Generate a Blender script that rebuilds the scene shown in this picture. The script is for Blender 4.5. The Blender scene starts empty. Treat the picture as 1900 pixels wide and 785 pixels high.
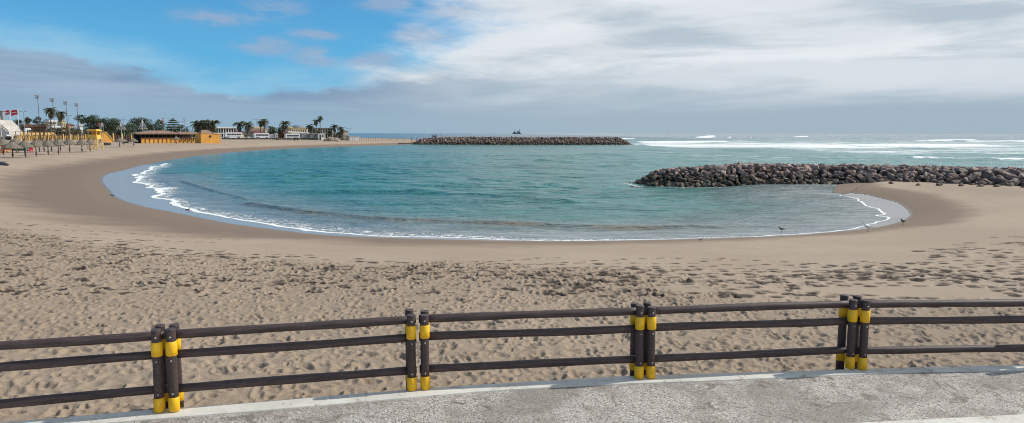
import bpy, bmesh, math, random
import numpy as np
from mathutils import Vector, Matrix, Euler, noise as mnoise

random.seed(7); rng = np.random.default_rng(11)
R = math.radians
scene = bpy.context.scene
COL = scene.collection

# ------------------------------------------------------------------ camera
FPX, CX, CY = 1267.0, 950.0, 392.5            # focal length in px of the 1900 px photo
CAM = Vector((0, 0, 3.45))
PITCH = math.atan((392.5 - 247.3) / FPX); ROLL = R(0.09)
cd = bpy.data.cameras.new('camera'); cam = bpy.data.objects.new('camera', cd); COL.objects.link(cam)
cd.sensor_width = 36; cd.lens = 36 * FPX / 1900; cd.clip_end = 60000; cd.clip_start = 0.1
CROT = Matrix.Rotation(math.pi / 2 - PITCH, 3, 'X') @ Matrix.Rotation(ROLL, 3, 'Z')
cam.matrix_world = Matrix.Translation(CAM) @ CROT.to_4x4()
scene.camera = cam

def ray(px, py):
    return CROT @ Vector(((px - CX) / FPX, -(py - CY) / FPX, -1.0))
def G(px, py, z=0.0):
    d = ray(px, py); t = (z - CAM.z) / d.z
    return CAM + d * t
def W(px, py, Y):                              # world point at forward distance Y
    d = ray(px, py); return CAM + d * (Y / d.y)

# ------------------------------------------------------------------ world
SUN_EL, SUN_AZ = R(40), R(15)                   # azimuth from +X towards +Y
sdir = Vector((math.cos(SUN_EL) * math.cos(SUN_AZ), math.cos(SUN_EL) * math.sin(SUN_AZ), math.sin(SUN_EL)))
world = bpy.data.worlds.new('World'); scene.world = world; world.use_nodes = True
nt = world.node_tree; nt.nodes.clear()

class NB:
    """small node builder"""
    def __init__(s, tree): s.t = tree
    def n(s, typ, **kw):
        nd = s.t.nodes.new(typ)
        for k, v in kw.items():
            setattr(nd, k, v)
        return nd
    def put(s, sock, v):
        if v is None: return
        if isinstance(v, bpy.types.NodeSocket): s.t.links.new(v, sock)
        elif isinstance(v, (tuple, list)) and sock.type == 'RGBA' and len(v) == 3: sock.default_value = (*v, 1)
        else: sock.default_value = v
    def m(s, op, a, b=None, c=None, clamp=False):
        nd = s.n('ShaderNodeMath', operation=op, use_clamp=clamp)
        s.put(nd.inputs[0], a); s.put(nd.inputs[1], b); s.put(nd.inputs[2], c)
        return nd.outputs[0]
    def ss(s, v, lo, hi, o0=0.0, o1=1.0):
        nd = s.n('ShaderNodeMapRange', interpolation_type='SMOOTHSTEP')
        s.put(nd.inputs[0], v); s.put(nd.inputs[1], lo); s.put(nd.inputs[2], hi); s.put(nd.inputs[3], o0); s.put(nd.inputs[4], o1)
        return nd.outputs[0]
    def mix(s, f, a, b, mode='MIX'):
        nd = s.n('ShaderNodeMix', data_type='RGBA', blend_type=mode)
        s.put(nd.inputs[0], f); s.put(nd.inputs[6], a); s.put(nd.inputs[7], b)
        return nd.outputs[2]
    def noise(s, vec, scale, detail=4, rough=0.5, dist=0.0, dims='3D', w=None):
        nd = s.n('ShaderNodeTexNoise', noise_dimensions=dims)
        s.put(nd.inputs['Vector'], vec); s.put(nd.inputs['Scale'], scale); s.put(nd.inputs['Detail'], detail)
        s.put(nd.inputs['Roughness'], rough); s.put(nd.inputs['Distortion'], dist)
        return nd.outputs[0]
    def vor(s, vec, scale, feature='F1', out=0, rnd=1.0):
        nd = s.n('ShaderNodeTexVoronoi', feature=feature)
        s.put(nd.inputs['Vector'], vec); s.put(nd.inputs['Scale'], scale); s.put(nd.inputs['Randomness'], rnd)
        return nd.outputs[out]
    def xyz(s, x, y, z):
        nd = s.n('ShaderNodeCombineXYZ'); s.put(nd.inputs[0], x); s.put(nd.inputs[1], y); s.put(nd.inputs[2], z)
        return nd.outputs[0]
    def vmul(s, v, k):
        nd = s.n('ShaderNodeVectorMath', operation='MULTIPLY'); s.put(nd.inputs[0], v); s.put(nd.inputs[1], k)
        return nd.outputs[0]
    def curve(s, v, pts, lo, hi, olo, ohi):
        """piecewise curve v->out through pts (in real units)"""
        a = s.m('DIVIDE', s.m('SUBTRACT', v, lo), hi - lo, clamp=True)
        nd = s.n('ShaderNodeFloatCurve'); c = nd.mapping.curves[0]
        pp = [((p[0] - lo) / (hi - lo), (p[1] - olo) / (ohi - olo)) for p in pts]
        c.points[0].location = pp[0]; c.points[1].location = pp[-1]
        for p in pp[1:-1]: c.points.new(*p)
        nd.mapping.update(); s.put(nd.inputs[1], a)
        return s.m('ADD', s.m('MULTIPLY', nd.outputs[0], ohi - olo), olo)

b = NB(nt)
tc = b.n('ShaderNodeTexCoord'); sep = b.n('ShaderNodeSeparateXYZ'); b.put(sep.inputs[0], tc.outputs['Generated'])
az = b.m('ARCTAN2', sep.outputs[0], sep.outputs[1])           # radians, 0 = straight out to sea, + right
el = b.m('ARCSINE', sep.outputs[2])
sky = b.n('ShaderNodeTexSky', sky_type='NISHITA', sun_disc=False)
sky.sun_elevation = SUN_EL; sky.sun_rotation = math.pi / 2 - SUN_AZ
sky.altitude = 0; sky.air_density = 1.0; sky.dust_density = 0.3; sky.ozone_density = 3.0
def hA(px): return math.atan((px - 950) / FPX)
def hE(py): return (247.3 - py) / FPX * 0.97
# colours are radiances before the strength below
K = 10.0
def c(r_, g_, b_):   # sRGB 0..255 -> radiance
    f = lambda v: ((v / 255 + 0.055) / 1.055) ** 2.4 if v > 10 else v / 255 / 12.92
    return (f(r_) * K, f(g_) * K, f(b_) * K)
# deep, saturated blue (a polarised look) made from the sky texture
blue = b.mix(1.0, sky.outputs[0], (0.38, 0.92, 1.22), 'MULTIPLY')
blue = b.mix(b.ss(el, 0.03, 0.20, 0.75, 0.12), blue, c(98, 176, 226))
cloudvec = b.xyz(b.m('MULTIPLY', az, 1.0), b.m('MULTIPLY', el, 3.6), 0.37)
n1 = b.noise(cloudvec, 5.0, 7, 0.55, 0.3)
n2 = b.noise(cloudvec, 14.0, 6, 0.6, 0.6)
n3 = b.noise(b.xyz(b.m('MULTIPLY', az, 1.0), b.m('MULTIPLY', el, 7.5), 1.9), 3.2, 6, 0.55, 0.4)
n4 = b.noise(b.xyz(b.m('MULTIPLY', az, 1.0), b.m('MULTIPLY', el, 3.0), 4.3), 9.0, 5, 0.6, 0.5)
# 1. the big white deck on the right (edge slants: az as a function of elevation)
edge = b.curve(el, [(-0.02, hA(200)), (0.0, hA(260)), (hE(200), hA(420)), (hE(160), hA(620)), (hE(110), hA(750)), (hE(50), hA(830)), (hE(0), hA(860)), (0.35, hA(700)), (0.8, hA(0))], -0.02, 0.8, -1.2, 1.2)
dk = b.m('SUBTRACT', az, edge)
dk = b.m('ADD', dk, b.m('MULTIPLY', b.m('SUBTRACT', n1, 0.5), 0.55))
dk = b.m('ADD', dk, b.m('MULTIPLY', b.m('SUBTRACT', n2, 0.5), 0.16))
deck = b.ss(dk, -0.10, 0.16)
# 2. grey stratus bank low on the left, sharp ragged top edge
top = b.curve(az, [(-1.6, 0.16), (hA(0), hE(112)), (hA(60), hE(118)), (hA(150), hE(126)), (hA(260), hE(140)), (hA(340), hE(155)), (hA(450), hE(182)), (hA(520), hE(170)), (hA(640), hE(160)), (hA(800), hE(140)), (1.6, 0.09)], -1.6, 1.6, 0.0, 0.3)
st = b.m('SUBTRACT', top, el)
st = b.m('ADD', st, b.m('MULTIPLY', b.m('SUBTRACT', n4, 0.5), 0.045))
st = b.m('ADD', st, b.m('MULTIPLY', b.m('SUBTRACT', n2, 0.5), 0.032))
bank = b.ss(st, -0.004, 0.013)
halo = b.m('MULTIPLY', b.ss(st, -0.045, 0.0), b.ss(n3, 0.30, 0.62, 0.35, 1.0))
# 3. small drifting clouds in the blue
def puff(px, py, w, h):
    dx = b.m('DIVIDE', b.m('SUBTRACT', az, hA(px)), w / FPX)
    dy = b.m('DIVIDE', b.m('SUBTRACT', el, hE(py)), h / FPX)
    r2 = b.m('ADD', b.m('MULTIPLY', dx, dx), b.m('MULTIPLY', dy, dy))
    return b.m('EXPONENT', b.m('MULTIPLY', r2, -1.0))
pf = None
for q in ((515, 28, 62, 26), (420, 55, 75, 18), (600, 72, 55, 10), (590, 112, 42, 22), (720, 8, 60, 20), (500, 95, 60, 16), (790, 70, 60, 22), (700, 115, 60, 16), (860, 20, 70, 22)):
    p = puff(*q); pf = p if pf is None else b.m('MAXIMUM', pf, p)
pn = b.m('MULTIPLY', pf, b.ss(b.m('ADD', b.m('MULTIPLY', n4, 0.6), b.m('MULTIPLY', n2, 0.4)), 0.36, 0.62))
pmask = b.m('MULTIPLY', b.ss(pn, 0.05, 0.80), 0.72)
skyc = b.mix(b.m('MULTIPLY', halo, 0.60), blue, c(172, 208, 228))
skyc = b.mix(pmask, skyc, c(158, 176, 202))
deckcol = b.mix(b.ss(n3, 0.36, 0.60), c(182, 197, 209), c(231, 236, 241))
deckcol = b.mix(b.ss(n1, 0.40, 0.70), deckcol, c(222, 228, 234))
deckcol = b.mix(b.ss(b.m('ADD', el, b.m('MULTIPLY', b.m('SUBTRACT', n3, 0.5), 0.05)), hE(225), hE(150)), c(163, 183, 199), deckcol)
skyc = b.mix(deck, skyc, deckcol)
bankcol = b.mix(b.ss(n3, 0.35, 0.65), c(128, 154, 184), c(158, 180, 203))
bankcol = b.mix(b.ss(el, 0.0, 0.06), c(146, 176, 198), bankcol)
bankcol = b.mix(b.ss(az, hA(500), hA(1100)), bankcol, c(163, 183, 198))
bk = b.m('MULTIPLY', bank, b.ss(az, hA(560), hA(1250), 0.96, 0.72))
skyc = b.mix(b.m('MULTIPLY', bk, b.ss(b.m('MULTIPLY', b.m('SUBTRACT', az, hA(500)), 1.0), 0.0, 0.5, 1.0, 0.35)), skyc, bankcol)
skyc = b.mix(b.ss(el, -0.005, 0.055, 0.85, 0.0), skyc, b.mix(b.ss(az, hA(300), hA(1300)), c(146, 178, 200), c(164, 182, 196)))
bg = b.n('ShaderNodeBackground'); b.put(bg.inputs[0], skyc); bg.inputs[1].default_value = 0.1
out = b.n('ShaderNodeOutputWorld'); nt.links.new(bg.outputs[0], out.inputs[0])

# ------------------------------------------------------------------ sun, exposure
sl = bpy.data.lights.new('sun', 'SUN'); sl.energy = 4.0; sl.angle = R(1.0); sl.color = (1.0, 0.95, 0.87)
so = bpy.data.objects.new('sun', sl); COL.objects.link(so)
so.rotation_euler = sdir.to_track_quat('Z', 'Y').to_euler(); so.location = (30, 0, 40)
scene.view_settings.view_transform = 'Standard'; scene.view_settings.look = 'None'
scene.view_settings.exposure = 0.0; scene.view_settings.gamma = 1.0
scene.view_settings.use_curve_mapping = False
scene.cycles.filter_width = 1.05; scene.cycles.max_bounces = 5; scene.cycles.use_denoising = True

# ------------------------------------------------------------------ materials
def newmat(name):
    m = bpy.data.materials.new(name); m.use_nodes = True
    m.node_tree.nodes.clear(); bb = NB(m.node_tree)
    p = bb.n('ShaderNodeBsdfPrincipled'); o = bb.n('ShaderNodeOutputMaterial')
    m.node_tree.links.new(p.outputs[0], o.inputs[0])
    return m, bb, p
def bump(bb, p, h, strength=0.5, dist=0.02):
    nd = bb.n('ShaderNodeBump'); nd.inputs['Strength'].default_value = strength; nd.inputs['Distance'].default_value = dist
    bb.put(nd.inputs['Height'], h); bb.t.links.new(nd.outputs[0], p.inputs['Normal'])
MATS = {}
def M(name, col=None, rough=0.7, var=0.25, scale=3.0, metal=0.0, bmp=0.0, emis=None):
    """plain weathered material: colour broken up by noise"""
    if name in MATS: return MATS[name]
    m, bb, p = newmat(name)
    t = bb.n('ShaderNodeTexCoord')
    a = bb.noise(t.outputs['Object'], scale, 6, 0.65)
    lo = tuple(v * (1 - var) for v in col); hi = tuple(min(1, v * (1 + var)) for v in col)
    bb.put(p.inputs['Base Color'], bb.mix(bb.ss(a, 0.3, 0.7), lo, hi))
    p.inputs['Roughness'].default_value = rough; p.inputs['Metallic'].default_value = metal
    if bmp: bump(bb, p, bb.noise(t.outputs['Object'], scale * 6, 5, 0.6), bmp, 0.02)
    MATS[name] = m
    return m

# sand
def make_sand():
    m, bb, p = newmat('sand')
    g = bb.n('ShaderNodeNewGeometry'); P_ = g.outputs['Position']
    at = lambda n_: bb.n('ShaderNodeAttribute', attribute_name=n_).outputs['Fac']
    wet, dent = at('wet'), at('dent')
    big = bb.noise(P_, 0.12, 4, 0.6); mid = bb.noise(P_, 1.3, 5, 0.6); fine = bb.noise(P_, 60, 3, 0.7)
    dry = bb.mix(bb.ss(big, 0.3, 0.7), (0.305, 0.230, 0.166), (0.365, 0.283, 0.208))
    dry = bb.mix(bb.m('MULTIPLY', bb.ss(mid, 0.42, 0.72), 0.35), dry, (0.26, 0.20, 0.148))
    dry = bb.mix(bb.ss(fine, 0.35, 0.7, 0, 0.35), dry, (0.45, 0.365, 0.275))
    dry = bb.mix(bb.ss(dent, 0.05, 0.75), dry, (0.060, 0.044, 0.034))       # moist sand in footprints, with the shade of the dents painted in
    dry = bb.mix(bb.m('SUBTRACT', 1.0, at('smooth')), dry, bb.mix(1.0, dry, (0.86, 0.855, 0.85), 'MULTIPLY'))
    damp = bb.noise(bb.vmul(P_, (0.5, 0.9, 1)), 0.5, 5, 0.6)
    w2 = bb.ss(bb.m('ADD', wet, bb.m('MULTIPLY', bb.m('SUBTRACT', damp, 0.5), 0.42)), 0.38, 0.68)
    col = bb.mix(w2, dry, (0.196, 0.136, 0.090))
    bb.put(p.inputs['Base Color'], col)
    vw = bb.ss(wet, 0.97, 1.0)
    bb.put(p.inputs['Roughness'], bb.m('SUBTRACT', 0.95, bb.m('ADD', bb.m('MULTIPLY', w2, 0.28), bb.m('MULTIPLY', vw, 0.4))))
    bb.put(p.inputs['Specular IOR Level'], 0.3)
    h = bb.m('ADD', bb.m('MULTIPLY', bb.noise(P_, 9, 4, 0.65), 0.6), bb.m('MULTIPLY', fine, 0.10))
    h = bb.m('MULTIPLY', h, bb.m('SUBTRACT', 1.0, bb.m('MULTIPLY', at('smooth'), 0.93)))
    bump(bb, p, h, 0.9, 0.05)
    return m
def make_water():
    m, bb, p = newmat('sea_water')
    g = bb.n('ShaderNodeNewGeometry'); P_ = g.outputs['Position']
    at = lambda n_: bb.n('ShaderNodeAttribute', attribute_name=n_).outputs['Fac']
    foam, shal, sheen, calm, pale = at('foam'), at('shallow'), at('sheen'), at('calm'), at('pale')
    big = bb.noise(bb.vmul(P_, (0.35, 1.0, 1)), 0.05, 4, 0.6)
    teal = bb.mix(bb.ss(big, 0.35, 0.65), (0.008, 0.122, 0.116), (0.018, 0.178, 0.160))
    chop = bb.noise(bb.vmul(P_, (0.22, 1.0, 1)), 0.55, 5, 0.7, 0.4)
    c2 = bb.noise(bb.vmul(P_, (0.26, 1.0, 1)), 1.7, 4, 0.65, 0.3)
    teal = bb.mix(bb.ss(c2, 0.40, 0.60, 0.50, 0), teal, (0.003, 0.068, 0.066))  # dark faces and highlight lines of the chop painted into the colour
    teal = bb.mix(bb.ss(c2, 0.52, 0.66, 0, 0.45), teal, (0.060, 0.270, 0.245))
    teal = bb.mix(bb.ss(chop, 0.50, 0.66, 0, 0.55), teal, (0.045, 0.215, 0.225))
    teal = bb.mix(bb.m('MULTIPLY', pale, bb.ss(chop, 0.36, 0.60, 0.35, 1.0)), teal, (0.115, 0.28, 0.27))
    teal = bb.mix(at('ocean'), teal, (0.025, 0.095, 0.135))
    col = bb.mix(shal, teal, bb.mix(bb.ss(c2, 0.40, 0.62), (0.135, 0.165, 0.165), (0.25, 0.275, 0.275)))
    col = bb.mix(at('silt_shade'), col, (0.125, 0.105, 0.070))  # stirred sand, plus the darker near face of each ridge painted in
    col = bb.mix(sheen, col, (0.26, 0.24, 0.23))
    # foam: lacy threshold on two noises
    f1 = bb.noise(bb.vmul(P_, (1.0, 1.0, 1)), 2.6, 6, 0.72, 1.0)
    f2 = bb.noise(bb.vmul(P_, (0.12, 1.0, 1)), 0.30, 6, 0.75, 0.6)
    far = bb.ss(bb.n('ShaderNodeCameraData').outputs['View Distance'], 120, 200) if False else at('farness')
    fn = bb.n('ShaderNodeMix', data_type='FLOAT'); bb.put(fn.inputs[0], far); bb.put(fn.inputs[2], f1); bb.put(fn.inputs[3], f2)
    thr = bb.m('SUBTRACT', 1.04, foam)
    fm = bb.ss(bb.m('SUBTRACT', bb.m('ADD', fn.outputs[0], 0.0), thr), -0.06, 0.10)
    fm = bb.m('MAXIMUM', fm, bb.ss(foam, 0.86, 0.98))
    col = bb.mix(fm, col, (0.82, 0.84, 0.84))
    bb.put(p.inputs['Base Color'], col)
    bb.put(p.inputs['Roughness'], bb.m('ADD', bb.m('MULTIPLY', fm, 0.6), 0.17))
    p.inputs['IOR'].default_value = 1.33
    p.inputs['Specular IOR Level'].default_value = 0.40
    # ripples: several scales, stronger away from the edge
    r1 = bb.noise(bb.vmul(P_, (0.55, 1.0, 1)), 1.1, 3, 0.55, 0.3)
    r2 = bb.noise(bb.vmul(P_, (0.5, 1.0, 1)), 0.34, 3, 0.55, 0.2)
    r3 = bb.noise(bb.vmul(P_, (0.6, 1.0, 1)), 4.5, 2, 0.5, 0.2)
    h = bb.m('ADD', bb.m('MULTIPLY', r1, 0.45), bb.m('ADD', bb.m('MULTIPLY', r2, 0.95), bb.m('MULTIPLY', r3, 0.11)))
    h = bb.m('MULTIPLY', h, bb.m('SUBTRACT', 1.0, calm))
    h = bb.m('ADD', h, bb.m('MULTIPLY', fm, 0.05))
    bump(bb, p, h, 1.0, 1.0)
    return m
def make_rock():
    m, bb, p = newmat('boulder_stone')
    g = bb.n('ShaderNodeNewGeometry'); P_ = g.outputs['Position']
    t = bb.n('ShaderNodeTexCoord')
    tone = bb.m('FRACT', bb.m('ADD', bb.n('ShaderNodeAttribute', attribute_name='tone').outputs['Fac'], bb.n('ShaderNodeObjectInfo').outputs['Random']))
    r = bb.n('ShaderNodeValToRGB'); cr = r.color_ramp; cr.interpolation = 'LINEAR'
    pal = [(0, (0.055, 0.043, 0.041)), (0.2, (0.165, 0.105, 0.088)), (0.38, (0.265, 0.165, 0.135)), (0.52, (0.100, 0.075, 0.066)), (0.66, (0.35, 0.225, 0.180)), (0.8, (0.150, 0.138, 0.092)), (0.92, (0.46, 0.34, 0.28)), (1, (0.19, 0.135, 0.115))]
    cr.elements[0].position = 0; cr.elements[0].color = (*pal[0][1], 1); cr.elements[1].position = 1; cr.elements[1].color = (*pal[-1][1], 1)
    for q, cc in pal[1:-1]: cr.elements.new(q).color = (*cc, 1)
    bb.put(r.inputs[0], tone)
    n_ = bb.noise(P_, 3.0, 6, 0.7)
    col = bb.mix(bb.ss(n_, 0.35, 0.7, 0.0, 0.35), r.outputs[0], (0.30, 0.235, 0.205))
    col = bb.mix(bb.ss(bb.noise(P_, 9, 4, 0.7), 0.5, 0.75, 0, 0.6), col, (0.05, 0.042, 0.04))
    z = bb.n('ShaderNodeSeparateXYZ'); bb.put(z.inputs[0], P_)
    low = bb.ss(bb.m('ADD', z.outputs[2], bb.m('MULTIPLY', n_, 0.5)), -1.0, -0.1, 0.9, 0.0)   # algae and wet below the tide mark
    col = bb.mix(low, col, bb.mix(1.0, col, (0.34, 0.35, 0.26), 'MULTIPLY'))
    bb.put(p.inputs['Base Color'], col); p.inputs['Roughness'].default_value = 0.8
    bump(bb, p, bb.noise(P_, 7, 6, 0.7), 0.8, 0.06)
    return m
def make_pavement():
    m, bb, p = newmat('exposed_aggregate')
    g = bb.n('ShaderNodeNewGeometry'); P_ = g.outputs['Position']
    v = bb.n('ShaderNodeTexVoronoi'); bb.put(v.inputs['Vector'], P_); v.inputs['Scale'].default_value = 50
    vc = bb.n('ShaderNodeSeparateColor'); bb.put(vc.inputs[0], v.outputs['Color'])
    d = v.outputs['Distance']
    st = bb.mix(vc.outputs[0], (0.18, 0.157, 0.136), (0.74, 0.68, 0.61))
    st = bb.mix(bb.ss(vc.outputs[1], 0.70, 0.8), st, (0.06, 0.055, 0.052))
    col = bb.mix(bb.ss(d, 0.36, 0.60), st, (0.37, 0.335, 0.295))
    big = bb.noise(P_, 0.9, 5, 0.65, 0.5)
    col = bb.mix(bb.ss(big, 0.42, 0.62, 0, 0.62), col, (0.185, 0.155, 0.13))
    sp = bb.noise(P_, 2.2, 6, 0.7, 1.2)
    col = bb.mix(bb.ss(sp, 0.53, 0.64, 0, 0.7), col, (0.12, 0.095, 0.07))
    lt = bb.noise(P_, 1.4, 5, 0.7)
    col = bb.mix(bb.ss(lt, 0.55, 0.8, 0, 0.45), col, (0.50, 0.475, 0.44))
    wv = bb.n('ShaderNodeVectorMath', operation='ADD'); bb.put(wv.inputs[0], P_)
    nn_ = bb.n('ShaderNodeTexNoise'); bb.put(nn_.inputs['Vector'], P_); nn_.inputs['Scale'].default_value = 2.2; nn_.inputs['Detail'].default_value = 5
    bb.put(wv.inputs[1], bb.vmul(nn_.outputs['Color'], (0.45, 0.45, 0)))
    ck = bb.vor(wv.outputs[0], 0.33, 'DISTANCE_TO_EDGE')
    col = bb.mix(bb.ss(ck, 0.0, 0.0035, 0.30, 0.0), col, (0.07, 0.06, 0.05))
    bb.put(p.inputs['Base Color'], col); p.inputs['Roughness'].default_value = 0.85
    bump(bb, p, bb.m('SUBTRACT', 1.0, d), 0.55, 0.006)
    return m
def make_kerb():
    m, bb, p = newmat('smooth_concrete')
    g = bb.n('ShaderNodeNewGeometry'); P_ = g.outputs['Position']
    a = bb.noise(P_, 1.5, 6, 0.7, 0.5); a2 = bb.noise(P_, 14, 5, 0.7)
    col = bb.mix(bb.ss(a, 0.3, 0.7), (0.54, 0.515, 0.45), (0.68, 0.655, 0.585))
    col = bb.mix(bb.ss(a2, 0.50, 0.78, 0, 0.5), col, (0.34, 0.325, 0.295))
    col = bb.mix(bb.ss(bb.noise(P_, 5.5, 3, 0.5, 1.5), 0.68, 0.72, 0, 0.8), col, (0.15, 0.13, 0.11))  # chips
    col = bb.mix(bb.ss(bb.noise(P_, 3.2, 7, 0.75, 0.8), 0.56, 0.64, 0, 0.85), col, (0.34, 0.27, 0.20))       # drifted sand
    bb.put(p.inputs['Base Color'], col); p.inputs['Roughness'].default_value = 0.8
    bump(bb, p, a2, 0.4, 0.006)
    return m
def make_wood():
    m, bb, p = newmat('brown_painted_log')
    t = bb.n('ShaderNodeTexCoord'); O = t.outputs['Object']
    grain = bb.noise(bb.vmul(O, (3, 40, 40)), 1.0, 5, 0.6)
    a = bb.noise(O, 6, 5, 0.7)
    col = bb.mix(bb.ss(grain, 0.35, 0.7), (0.048, 0.032, 0.031), (0.088, 0.060, 0.058))
    col = bb.mix(bb.ss(a, 0.58, 0.75, 0, 0.6), col, (0.16, 0.122, 0.115))
    bb.put(p.inputs['Base Color'], col); p.inputs['Roughness'].default_value = 0.55; p.inputs['Specular IOR Level'].default_value = 0.35
    bump(bb, p, bb.m('ADD', grain, a), 0.35, 0.006)
    return m
def make_yellow():
    m, bb, p = newmat('yellow_paint')
    t = bb.n('ShaderNodeTexCoord'); O = t.outputs['Object']
    a = bb.noise(O, 7, 6, 0.7); s_ = bb.noise(O, 40, 4, 0.7)
    col = bb.mix(bb.ss(a, 0.3, 0.7), (0.76, 0.40, 0.004), (0.88, 0.52, 0.008))
    col = bb.mix(bb.ss(s_, 0.60, 0.70, 0, 0.75), col, (0.22, 0.13, 0.05))
    bb.put(p.inputs['Base Color'], col); p.inputs['Roughness'].default_value = 0.45
    bump(bb, p, s_, 0.2, 0.003)
    return m
def make_leaf(name, c0, c1):
    m, bb, p = newmat(name)
    g = bb.n('ShaderNodeNewGeometry')
    a = bb.noise(g.outputs['Position'], 0.9, 4, 0.6)
    col = bb.mix(bb.ss(a, 0.35, 0.65), c0, c1)
    bb.put(p.inputs['Base Color'], col); p.inputs['Roughness'].default_value = 0.7
    return m
SAND, WATER, ROCK, PAVE, KERB, WOOD, YEL = make_sand(), make_water(), make_rock(), make_pavement(), make_kerb(), make_wood(), make_yellow()
LEAF_D = make_leaf('dark_leaves', (0.022, 0.040, 0.018), (0.060, 0.085, 0.032))
LEAF_M = make_leaf('green_leaves', (0.035, 0.058, 0.022), (0.085, 0.115, 0.045))
FROND = make_leaf('palm_fronds', (0.045, 0.060, 0.026), (0.115, 0.125, 0.055))
FROND_DRY = make_leaf('dry_fronds', (0.09, 0.07, 0.045), (0.17, 0.13, 0.085))
BARK = M('bark', (0.16, 0.115, 0.085), 0.9, 0.35, 4, bmp=0.6)
THATCH = M('thatch', (0.165, 0.140, 0.110), 0.95, 0.45, 5, bmp=0.9)
THATCH_R = M('roof_thatch', (0.25, 0.165, 0.115), 0.95, 0.35, 1.5, bmp=0.9)
POLE = M('dark_timber', (0.085, 0.055, 0.042), 0.8, 0.3, 4, bmp=0.4)
OCHRE = M('ochre_plaster', (0.72, 0.36, 0.075), 0.85, 0.14, 0.5, bmp=0.2)
YPLAS = M('yellow_plaster', (0.80, 0.56, 0.20), 0.85, 0.16, 0.7, bmp=0.2)
TOWERY = M('tower_yellow_paint', (0.74, 0.47, 0.09), 0.6, 0.15, 2)
WHITE = M('white_paint', (0.72, 0.73, 0.72), 0.6, 0.08, 0.6)
VAN = M('white_vehicle_paint', (0.76, 0.77, 0.78), 0.3, 0.05, 0.6)
CREAM = M('cream_plaster', (0.56, 0.48, 0.34), 0.85, 0.14, 0.5)
PALEY = M('pale_yellow_plaster', (0.66, 0.53, 0.28), 0.85, 0.12, 0.5)
REDROOF = M('dark_red_roof', (0.15, 0.045, 0.035), 0.8, 0.3, 0.8)
TERRA = M('terracotta', (0.36, 0.17, 0.11), 0.85, 0.25, 0.8)
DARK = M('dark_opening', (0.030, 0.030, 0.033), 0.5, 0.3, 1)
GLASS = M('window_glass', (0.04, 0.05, 0.06), 0.15, 0.2, 1)
GREY = M('grey_panel', (0.27, 0.29, 0.32), 0.7, 0.15, 0.7)
LGREY = M('light_concrete', (0.46, 0.44, 0.42), 0.85, 0.12, 0.6)
STEEL = M('galvanised_steel', (0.30, 0.31, 0.32), 0.5, 0.15, 2, metal=0.3)
BOLTM = M('bolt_steel', (0.34, 0.31, 0.30), 0.5, 0.2, 20, metal=0.5)
RED = M('red_cloth', (0.55, 0.028, 0.034), 0.8, 0.15, 1)
PINK = M('magenta_cloth', (0.66, 0.05, 0.16), 0.8, 0.15, 1)
GREEN = M('green_cloth', (0.03, 0.33, 0.19), 0.8, 0.1, 1)
TEALC = M('teal_canvas', (0.02, 0.15, 0.14), 0.8, 0.2, 1)
ORANGE = M('orange_plastic', (0.62, 0.19, 0.04), 0.6, 0.2, 1)
TYRE = M('tyre_rubber', (0.02, 0.02, 0.02), 0.9, 0.2, 3)
BLUEG = M('ship_paint', (0.10, 0.135, 0.175), 0.8, 0.2, 0.05)
BLACKF = M('dark_feathers', (0.035, 0.03, 0.028), 0.8, 0.3, 20)
WHITEF = M('white_feathers', (0.74, 0.74, 0.73), 0.8, 0.08, 20)
GREYF = M('grey_feathers', (0.22, 0.22, 0.23), 0.8, 0.15, 20)
BEAK = M('beak', (0.20, 0.14, 0.06), 0.6, 0.1, 20)

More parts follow.
